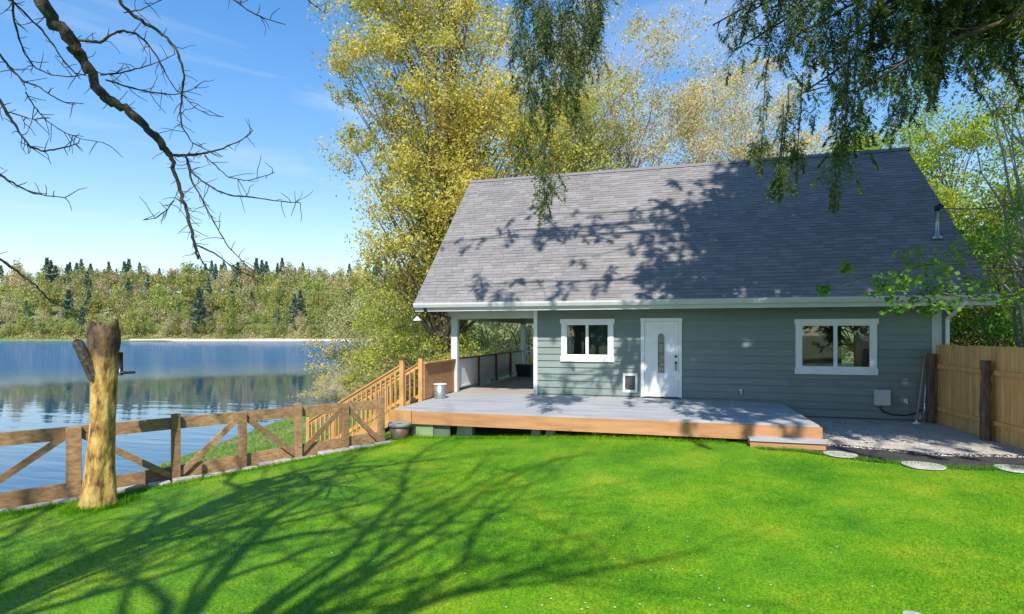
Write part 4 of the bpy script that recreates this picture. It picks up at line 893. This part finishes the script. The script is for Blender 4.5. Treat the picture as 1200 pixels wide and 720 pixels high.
# leafy branch in front of the right end of the roof, from a small maple outside the frame
def maple():
    rng = np.random.default_rng(6); X, Y = c2w(10.6, 8.8); zg = ground_z(X, Y)
    t = thing('small_maple_tree', 'small maple just right of the frame whose fresh leaves cross the lower right roof', 'tree', (X, Y, zg)); tr = MB()
    tr.tube([(X, Y, zg - .1), (X - .1, Y, 2), (X - .3, Y + .1, 4.2)], [.09, .07, .03], 7); C = []; Rr = []
    ends = [(1045, 325, 9.2, .22), (1075, 300, 9.2, .34), (1090, 315, 9.2, .34), (1060, 330, 9.0, .25), (1110, 300, 9.3, .25), (1125, 340, 9, .3), (1150, 300, 9, .3), (1140, 330, 9, .28), (1060, 362, 9.0, .16), (1085, 365, 9.1, .13), (990, 312, 9.4, .10), (965, 340, 9.4, .12), (1170, 280, 9, .4), (1185, 330, 8.8, .4), (1165, 355, 8.9, .3), (1195, 250, 9, .4), (1090, 345, 9.1, .2), (1035, 340, 9.2, .2)]
    for (x, y, d, r) in ends:
        p = at_d(x, y, d); a = (X - .2, Y + .05, rng.uniform(2.4, 4.0)); limb(tr, a, p, .018, .004, sag=.1, n=6, sides=5, wob=.07, rng=rng); C.append(p); Rr.append(r * 1.15)
    tr.build('trunk', M['bark'], t, smooth=True)
    Pp, tn = clumps(C, Rr, 75, rng, 5); link('crown', np_mesh('crown', leaf_quads(Pp, .04, .5, 0, rng, .9), 4, M['leaf_mid'], tn), t)
maple()

# ------------------------------------------------------------------ bare trees left of and behind the camera
def bare_grow(mb, p, d, L_, r, lvl, rng, grav=0.):
    n = 5; pts = [Vector(p)]; rs = [r]; q = Vector(p); dd = Vector(d).normalized()
    for k in range(n):
        dd = (dd + Vector(rng.normal(size=3)) * .14 + Vector((0, 0, -grav))).normalized(); q = q + dd * (L_ / n); pts.append(q.copy()); rs.append(r * (1 - .55 * (k + 1) / n))
    mb.tube(pts, rs, 6 if lvl > 1 else 4, cap=False)
    if lvl <= 0: return
    for k in range(rng.integers(3, 5)):
        i = rng.integers(1, 6); ax = Vector(rng.normal(size=3)).cross(dd).normalized(); nd = Matrix.Rotation(rng.uniform(.4, .95), 3, ax) @ dd
        bare_grow(mb, pts[i], nd, L_ * rng.uniform(.5, .75), rs[i] * .6, lvl - 1, rng, grav)
    bare_grow(mb, pts[-1], dd, L_ * .7, rs[-1], lvl - 1, rng, grav)
def twig_line(mb, P, w0, w1, d0, d1, rng, side=0, slen=26):
    n = len(P); pts = []; rs = []; side = int(side * 2.2)
    for k, (x, y) in enumerate(P):
        f = k / (n - 1); d = d0 + (d1 - d0) * f; pts.append(Vector(at_d(x, y, d))); rs.append(max(.0018, (w0 + (w1 - w0) * f) * (.36 if w0 < 10 else .5) / FPX * d))
    fine = []; fr = []
    for i in range(n - 1):
        for k in range(4):
            f = k / 4; fine.append(pts[i].lerp(pts[i + 1], f) + (Vector(rng.normal(size=3)) * rs[i] * .35 if k else Vector())); fr.append((rs[i] * (1 - f) + rs[i + 1] * f) * rng.uniform(.85, 1.25))
    fine.append(pts[-1]); fr.append(rs[-1]); mb.tube(fine, fr, 6, cap=False)
    for _ in range(side):
        i = rng.integers(1, len(fine)); p = fine[i]; dn = (fine[min(i + 1, len(fine) - 1)] - fine[i - 1]).normalized()
        v = (dn * .6 + Vector(rng.normal(size=3)) * .8).normalized(); L_ = slen / FPX * d0 * rng.uniform(.3, 1.1); q = p
        tp = [p]; 
        for k in range(3): v = (v + Vector(rng.normal(size=3)) * .22).normalized(); q = q + v * L_ / 3; tp.append(q)
        mb.tube(tp, [.0035, .003, .0026, .0018], 4, cap=False)
def bare_tree_left():
    rng = np.random.default_rng(9); X, Y = c2w(-4.9, 0.6); zg = ground_z(X, Y)
    t = thing('bare_tree', 'leafless tree at the left whose dark mossy bough hangs across the sky', 'tree', (X, Y, zg)); tr = MB()
    tr.tube([(X, Y, zg - .2), (X + .05, Y, 3), (X + .1, Y + .1, 6), (X + .3, Y + .2, 9)], [.27, .22, .18, .13], 10, cap=False)
    for k in range(7): 
        a = rng.uniform(-2.6, .9); z0 = rng.uniform(5.5, 9); bare_grow(tr, (X + .1, Y + .1, z0), (math.cos(a), math.sin(a) * .8, 1.0), 2.6, .08, 3, rng)
    tr.build('trunk', M['bark_bare'], t, smooth=True)
    br = MB(); s = Vector((X + .1, Y + .1, 6.6)); e = Vector(at_d(38, -25, 4.6)); limb(br, s, e, .12, .055, sag=.3, n=5, wob=.05, rng=rng)
    twig_line(br, [(38, -25), (55, 12), (78, 40), (92, 62), (104, 82), (118, 108), (132, 120), (150, 130), (172, 152), (190, 170), (200, 182)], 15, 7.5, 4.6, 5.0, rng, 10)
    twig_line(br, [(200, 182), (203, 200), (211, 224), (218, 245), (224, 268), (229, 290), (232, 304)], 6.5, 3.5, 5.0, 5.1, rng, 16, 22)
    twig_line(br, [(229, 290), (240, 312), (250, 322)], 2.5, 1.2, 5.1, 5.2, rng, 2)
    twig_line(br, [(200, 182), (215, 182), (232, 181), (245, 178), (262, 174), (282, 165), (296, 153)], 4.5, 1.6, 5.0, 4.8, rng, 9)
    twig_line(br, [(218, 184), (222, 200), (236, 212), (255, 224), (275, 230), (300, 232), (330, 236), (352, 238)], 3.6, 1.3, 5.0, 4.9, rng, 9)
    twig_line(br, [(221, 192), (224, 210), (236, 232), (245, 250), (256, 270), (268, 290), (283, 305), (300, 322)], 3, 1.2, 5.0, 5.1, rng, 10)
    twig_line(br, [(232, 288), (250, 296), (272, 312), (300, 328), (310, 335)], 2.6, 1.3, 5.1, 5.2, rng, 6)
    twig_line(br, [(218, 240), (205, 232), (196, 246), (182, 256), (168, 258)], 2.2, 1.2, 5.1, 5.0, rng, 5)
    twig_line(br, [(240, 183), (256, 198), (268, 208), (290, 212), (312, 206), (322, 202)], 2, 1, 5, 4.8, rng, 4)
    br.build('bough', M['bark_bare'], t, smooth=True)
    b2 = MB(); limb(b2, s + Vector((0, 0, .8)), Vector(at_d(130, -20, 4.8)), .06, .022, sag=.3, n=5, wob=.05, rng=rng)
    twig_line(b2, [(130, -20), (142, 5), (158, 20), (175, 30), (192, 42), (205, 55), (213, 75), (216, 92), (213, 110), (211, 130), (214, 150), (226, 168), (240, 175)], 5.5, 1.6, 4.8, 4.8, rng, 14)
    twig_line(b2, [(83, 48), (100, 48), (117, 50), (130, 41), (145, 36), (160, 40), (172, 50), (185, 68), (195, 88), (208, 108)], 5, 1.5, 4.7, 4.8, rng, 10)
    twig_line(b2, [(118, 88), (140, 86), (165, 80), (188, 72), (205, 64)], 2.6, 1.2, 4.8, 4.7, rng, 6)
    twig_line(b2, [(124, 94), (150, 102), (175, 108), (205, 111), (225, 105), (240, 95)], 2.8, 1.2, 4.8, 4.7, rng, 8)
    twig_line(b2, [(215, 112), (228, 126), (245, 135), (262, 137)], 1.8, 1, 4.8, 4.7, rng, 3)
    twig_line(b2, [(145, 15), (165, 12), (185, 2), (200, -5)], 2, 1.2, 4.8, 4.8, rng, 3)
    b2.build('bough', M['bark_bare'], t, smooth=True)
    b3 = MB(); limb(b3, s, Vector(at_d(-5, -10, 4.2)), .05, .018, sag=.2, n=5, wob=.05, rng=rng)
    twig_line(b3, [(-5, -10), (15, 2), (35, 22), (50, 36), (62, 52), (75, 72), (88, 86), (100, 88)], 4, 1.5, 4.2, 4.4, rng, 8)
    twig_line(b3, [(14, -10), (16, 20), (22, 45), (30, 65), (42, 80), (60, 88), (85, 90), (108, 86)], 3.2, 1.2, 4.2, 4.4, rng, 8)
    twig_line(b3, [(-20, 45), (0, 64), (14, 82), (28, 96), (42, 100), (60, 112), (75, 120), (98, 122)], 4, 1.2, 4.2, 4.3, rng, 8)
    twig_line(b3, [(30, 108), (40, 125), (55, 142), (75, 155), (95, 163), (120, 167)], 2, 1, 4.2, 4.4, rng, 7)
    twig_line(b3, [(-15, 100), (0, 118), (12, 138), (22, 155), (35, 172), (48, 177), (62, 176), (80, 172), (92, 168)], 5, 1.5, 4.1, 4.3, rng, 10)
    twig_line(b3, [(5, 130), (25, 136), (45, 142)], 2, 1, 4.2, 4.3, rng, 3)
    twig_line(b3, [(-20, 190), (0, 205), (20, 218), (40, 227), (58, 230), (76, 232)], 4, 1.3, 4.1, 4.3, rng, 6)
    twig_line(b3, [(-20, 295), (0, 304), (12, 313), (28, 324), (42, 334), (52, 346), (60, 354)], 5, 1.6, 4.2, 4.4, rng, 4, 16)
    twig_line(b3, [(60, 354), (80, 362), (100, 367), (120, 366), (140, 362)], 1.5, .9, 4.4, 4.5, rng, 2, 12)
    limb(b3, s, Vector(at_d(-20, 45, 4.2)), .04, .012, n=5, wob=.05, rng=rng); limb(b3, s, Vector(at_d(-15, 100, 4.1)), .04, .014, n=5, wob=.05, rng=rng)
    limb(b3, s - Vector((0, 0, 1.5)), Vector(at_d(-20, 190, 4.1)), .04, .012, n=5, wob=.05, rng=rng); limb(b3, s - Vector((0, 0, 3)), Vector(at_d(-20, 295, 4.2)), .04, .014, n=5, wob=.05, rng=rng)
    b3.build('bough', M['bark_bare'], t, smooth=True)
    b4 = MB(); limb(b4, Vector((X + .2, Y + .1, 8.5)), Vector(at_d(262, -30, 5.2)), .05, .012, sag=.4, n=6, wob=.05, rng=rng)
    twig_line(b4, [(262, -30), (270, -3), (290, 12), (310, 22), (335, 29)], 3.2, 1.2, 5.2, 5.2, rng, 6)
    twig_line(b4, [(340, -30), (358, -2), (370, 8), (382, 16)], 2.5, 1.2, 5.2, 5.2, rng, 4)
    b4.build('bough', M['bark_bare'], t, smooth=True)
bare_tree_left()
for i, (la, de, h_, lv, sd_) in enumerate(((-6.2, -3.6, 7.2, 4, 21), (-2.9, -3.2, 7.2, 4, 24))):
    rng = np.random.default_rng(sd_); X, Y = c2w(la, de); zg = ground_z(X, Y)
    t = thing('bare_tree', ('leafless tree behind the viewpoint, left one, shading the lawn', 'leafless tree behind the viewpoint, middle one, shading the lawn', 'leafless tree behind the viewpoint, right one, shading the lawn')[i], 'tree', (X, Y, zg), 'bare trees behind the viewpoint')
    tr = MB(); tr.tube([(X, Y, zg - .2), (X + .1, Y, h_ * .5), (X - .05, Y + .1, h_)], [.15, .12, .1], 10, cap=False)
    for k in range(6):
        a = rng.uniform(0, 2 * math.pi); bare_grow(tr, (X - .05, Y + .1, h_ - rng.uniform(0, .6)), (math.cos(a) * .6, math.sin(a) * .6 , 1.3), 3.9, .10, lv - 1, rng)
    tr.build('trunk', M['bark_bare'], t, smooth=True)

for i, (la, de, h_, lm, r) in enumerate(((-16, -30, 12, 'leaf_mid', 4), (-6, -34, 14, 'needle', 3.4), (2, -30, 12, 'leaf_lime', 3.6), (9, -33, 14, 'needle', 3.6), (16, -28, 12, 'leaf_lime', 4), (24, -24, 13, 'needle', 4), (31, -14, 12, 'leaf_mid', 4), (34, 0, 12, 'leaf_lime', 4))):
    X, Y = c2w(la, de); tree('garden_tree', ('leftmost fresh green tree', 'dark evergreen left of centre', 'middle lime-green tree', 'middle dark evergreen', 'lime-green tree right of centre', 'rightmost dark evergreen', 'rightward fresh green tree', 'farthest right lime-green tree')[i] + ' behind the viewpoint, mirrored in the windows', 'tree', (X, Y, ground_z(X, Y)), h_ * .8,
         [(0, 0, h_ * .5, r, r, h_ * .42, 1)], 46, 1.5, 130, .26, M[lm], M['bark'], .25, 'garden trees behind the viewpoint', seed=70 + i)

# ------------------------------------------------------------------ far shore wood: single trees share a few meshes
def far_proto(kind, seed):
    rng = np.random.default_rng(seed)
    if kind == 'con':
        H = 1.; n = 620; f = rng.uniform(.08, 1, n) ** .8; a = rng.uniform(0, 2 * math.pi, n); R_ = (1 - f) * .32 * rng.uniform(.3, 1.1, n) + .008
        tier = .85 + .25 * np.sin(f * 60); P = np.stack([R_ * tier * np.cos(a), R_ * tier * np.sin(a), f], 1); Q = leaf_quads(P, .032, .5, .25, rng, .6); tn = np.clip(rng.uniform(0, 1, n), 0, 1); m = M['far_con']
    else:
        k = rng.integers(16, 24); v = rng.normal(size=(k, 3)); v /= np.linalg.norm(v, axis=1)[:, None]; c = v * rng.uniform(.3, 1, (k, 1)) * np.array((.24, .24, .36)) + np.array((0, 0, .58))
        n = 62; P = (c[:, None, :] + rng.normal(size=(k, n, 3)) * .062).reshape(-1, 3); P[:, 2] = np.clip(P[:, 2], .04, 2); tn = np.clip(np.repeat(rng.uniform(.2, .8, k), n) + rng.normal(size=k * n) * .15, 0, 1)
        Q = leaf_quads(P, .023, 0, 0, rng, .7); m = M['far_dec'] if kind == 'dec' else M['far_tan']
    r = .008; tv = np.array([[(-r, 0, -.05), (r, 0, -.05), (r * .4, 0, .75), (-r * .4, 0, .75)], [(0, -r, -.05), (0, r, -.05), (0, r * .4, .75), (0, -r * .4, .75)], [(-r, -r, -.05), (r, r, -.05), (r * .4, r * .4, .75), (-r * .4, -r * .4, .75)]])
    return np_mesh('far_tree_' + kind, np.concatenate([Q, tv]), 4, m, np.concatenate([tn, [0, 0, 0]]))
PR = {'con': [far_proto('con', 100 + i) for i in range(3)], 'dec': [far_proto('dec', 110 + i) for i in range(4)], 'tan': [far_proto('tan', 120 + i) for i in range(3)]}
LBL = {'con': ('far_conifer', 'dark narrow conifer in the wood across the lake', 'conifer', 'conifers across the lake'), 'dec': ('far_broadleaf_tree', 'olive-green broadleaf tree in the wood across the lake', 'tree', 'broadleaf trees across the lake'), 'tan': ('far_budding_tree', 'tan budding tree in the wood across the lake', 'tree', 'budding trees across the lake')}
rng = np.random.default_rng(77); cnt = 0
rowsF = [(369, 11, 5.6, .02, .25), (380, 17, 6.0, .08, .25), (398, 20, 6.0, .10, .25), (420, 22, 6.4, .10, .22), (444, 24, 7.0, .10, .35), (470, 25, 7.2, .14, .45), (498, 25, 7.6, .35, .35), (518, 24, 5.0, .93, .03)]
for (dp, hh, spc, pc, pt) in rowsF:
    l = -(dp * .97) - 15
    while l < -48:
        l += spc * rng.uniform(.7, 1.35); u = rng.uniform(); kind = 'con' if u < pc else ('tan' if u < pc + pt else 'dec'); me = PR[kind][rng.integers(len(PR[kind]))]
        if dp > 510 and math.sin(l * .045) + rng.uniform(-.8, .8) < -.1: continue
        dd = dp + rng.uniform(-6, 6) if dp > 375 else dp + rng.uniform(0, 3); X, Y = c2w(l, dd); h = hh * rng.uniform(.75, 1.2) * (1.12 if kind == 'con' else 1.05)
        nm, lb, ct, gp = LBL[kind]; lb = lb.replace('in the wood across the lake', 'at the waterline across the lake' if dp < 390 else ('midway up the hillside across the lake' if dp < 460 else 'on the skyline across the lake')) + (', near the left edge' if (l / dp) < -.72 else (', nearest the house' if (l / dp) > -.42 else '')); o = link(nm, me, None, (X, Y, ground_z(X, Y) - .3)); wd = h * rng.uniform(.72, 1.15) if kind != 'con' else h * rng.uniform(.85, 1.15)
        o.scale = (wd, wd, h); o.rotation_euler = (0, 0, rng.uniform(0, 6.28)); tag(o, lb, ct, gp); cnt += 1
for (px, dp, h) in ((233, 372, 33), (80, 378, 30), (150, 440, 26), (482 - 30, 430, 30), (65, 470, 30), (345, 385, 26)):
    X, Y = c2w((px - 600) / FPX * dp, dp); o = link('far_conifer', PR['con'][cnt % 3], None, (X, Y, ground_z(X, Y) - .3)); o.scale = (h * 1.1, h * 1.1, h); tag(o, 'tall dark conifer standing out of the wood across the lake', 'conifer', 'tall conifers across the lake'); cnt += 1
# shoreline scrub across the lake
n = 40000; l = rng.uniform(-420, -50, n); dd = rng.uniform(365.5, 372, n) + rng.exponential(6, n); zz = []
XY = [c2w(a, b) for a, b in zip(l, dd)]; P = np.array([(x, y, ground_z(x, y)) for x, y in XY]); P[:, 2] += np.abs(rng.normal(size=n)) * 1.6 * (1 + .6 * np.sin(l * .35)) + .3
o = link('far_scrub', np_mesh('far_scrub', leaf_quads(P, .42, 0, 0, rng, .7), 4, M['leaf_olive'], np.clip(.45 + .25 * np.sin(l * .21) + rng.normal(size=n) * .15, 0, 1))); tag(o, 'low olive scrub along the far shore under the wood', 'scrub', kind='stuff')

# ------------------------------------------------------------------ grass
def grass(n, name, label, cond, dmin, dmax, umin, umax, hgt, wdt, bank=False):
    rng = np.random.default_rng(5); u = rng.uniform(umin, umax, n); inv = rng.uniform(0, 1, n) ** .85; dep = dmin * (dmax / dmin) ** inv; lat = u * dep
    X = lat * CA - dep * SA; Y = lat * SA + dep * CA; keep = np.array([cond(a, b) for a, b in zip(X, Y)]); X, Y, dep = X[keep], Y[keep], dep[keep]; n = len(X)
    Z = np.array([ground_z(a, b) for a, b in zip(X, Y)]); s = (.8 + dep / 14)[:, None]
    a = rng.uniform(0, 2 * math.pi, n); w_ = np.stack([np.cos(a), np.sin(a), np.zeros(n)], 1) * wdt * s * rng.uniform(.6, 1.3, (n, 1)); ln = rng.normal(size=(n, 3)) * .45; ln[:, 2] = 1
    B = np.stack([X, Y, Z], 1); tip = B + ln * (hgt * rng.uniform(.5, 1.25, (n, 1)))
    V = np.stack([B - w_, B + w_, tip], 1); tag(link(name, np_mesh(name, V, 3, M['blades'], rng.uniform(0, 1, n))), label, 'grass', kind='stuff')
grass(430000, 'grass', 'short bright green grass blades covering the lawn', on_lawn, 3.3, 14.5, -1.12, 1.1, .042, .0032)
grass(60000, 'bank_grass', 'rough grass on the bank between the rail fence and the lake', lambda x, y: x < fence_x(y) - .1 and x > np.interp(y, SHY, SHX) + .4, 9, 38, -.75, -.1, .08, .006)
def near_edge(x, y):
    if not (-14 < x < 6 and y < 12.6) or x < fence_x(y) + .30: return False
    d = min(abs(x - fence_x(y) - .52), abs(y - DKY + .12) if -5.5 < x < 1.2 else 9, abs(math.hypot(x - tx, y - ty) - .34) if True else 9, abs(y - lawn_top(x)) if x > 1.3 else 9)
    return d < .09 + .12 * random.random() ** 3 and math.hypot(x - tx, y - ty) > .24
grass(520000, 'edge_grass', 'longer unmown grass along the fence stones, the trunk foot and the deck edge', near_edge, 6, 14.5, -1.0, .95, .085, .0036)
# loose stones on the gravel
n = 5200; rng = np.random.default_rng(15); xx = rng.uniform(2.3, 6.2, n); ylo = np.interp(xx, [1.6, 2.6, 3.4, 4.6, 6.3], [12.0, 12.1, 12.0, 11.6, 11.9]); yy2 = ylo - .25 + (15.7 - ylo) * rng.uniform(0, 1, n) ** 1.3
kp = (xx > 2.95) | (yy2 < 11.6); xx, yy2 = xx[kp], yy2[kp]; n = len(xx); c = np.stack([xx, yy2, np.array([ground_z(a, b) for a, b in zip(xx, yy2)]) + .047], 1); r = rng.uniform(.006, .022, (n, 1)) * rng.uniform(.6, 1.3, (n, 3)); r[:, 2] *= .6
ax = np.eye(3); q = []
for sx_ in (-1, 1):
    for sy_ in (-1, 1): q.append(np.stack([c + r * ax[0] * sx_, c + r * ax[1] * sy_, c + r * ax[2]], 1))
tag(link('gravel_stones', np_mesh('gravel_stones', np.concatenate(q), 3, mat('loose_stone', (.2, .17, .15), .9, .3, 3, col2=(.6, .55, .5)))), 'loose stones scattered on the gravel beside the deck', 'gravel', kind='stuff')
# daisies
n = 42; rng = np.random.default_rng(12); Vd = []
while len(Vd) < n * 5:
    px, py = rng.normal(690, 160), rng.uniform(600, 718); q = at_z(px, py, .05)
    if not on_lawn(q[0], q[1]): continue
    zq = ground_z(q[0], q[1]) + .035; r = .0055; a0 = rng.uniform(0, 6)
    for k in range(5):
        a = a0 + k * 1.257; c = (q[0] + r * math.cos(a), q[1] + r * math.sin(a)); Vd.append([(q[0], q[1], zq), (c[0] + .004 * math.sin(a), c[1] - .004 * math.cos(a), zq + .004), (c[0] * 1 + r * .5 * math.cos(a), c[1] + r * .5 * math.sin(a), zq + .002), (c[0] - .004 * math.sin(a), c[1] + .004 * math.cos(a), zq + .004)])
tag(link('daisies', np_mesh('daisies', np.array(Vd), 4, M['trim'])), 'tiny white daisies dotted through the lawn', 'flowers', kind='stuff')
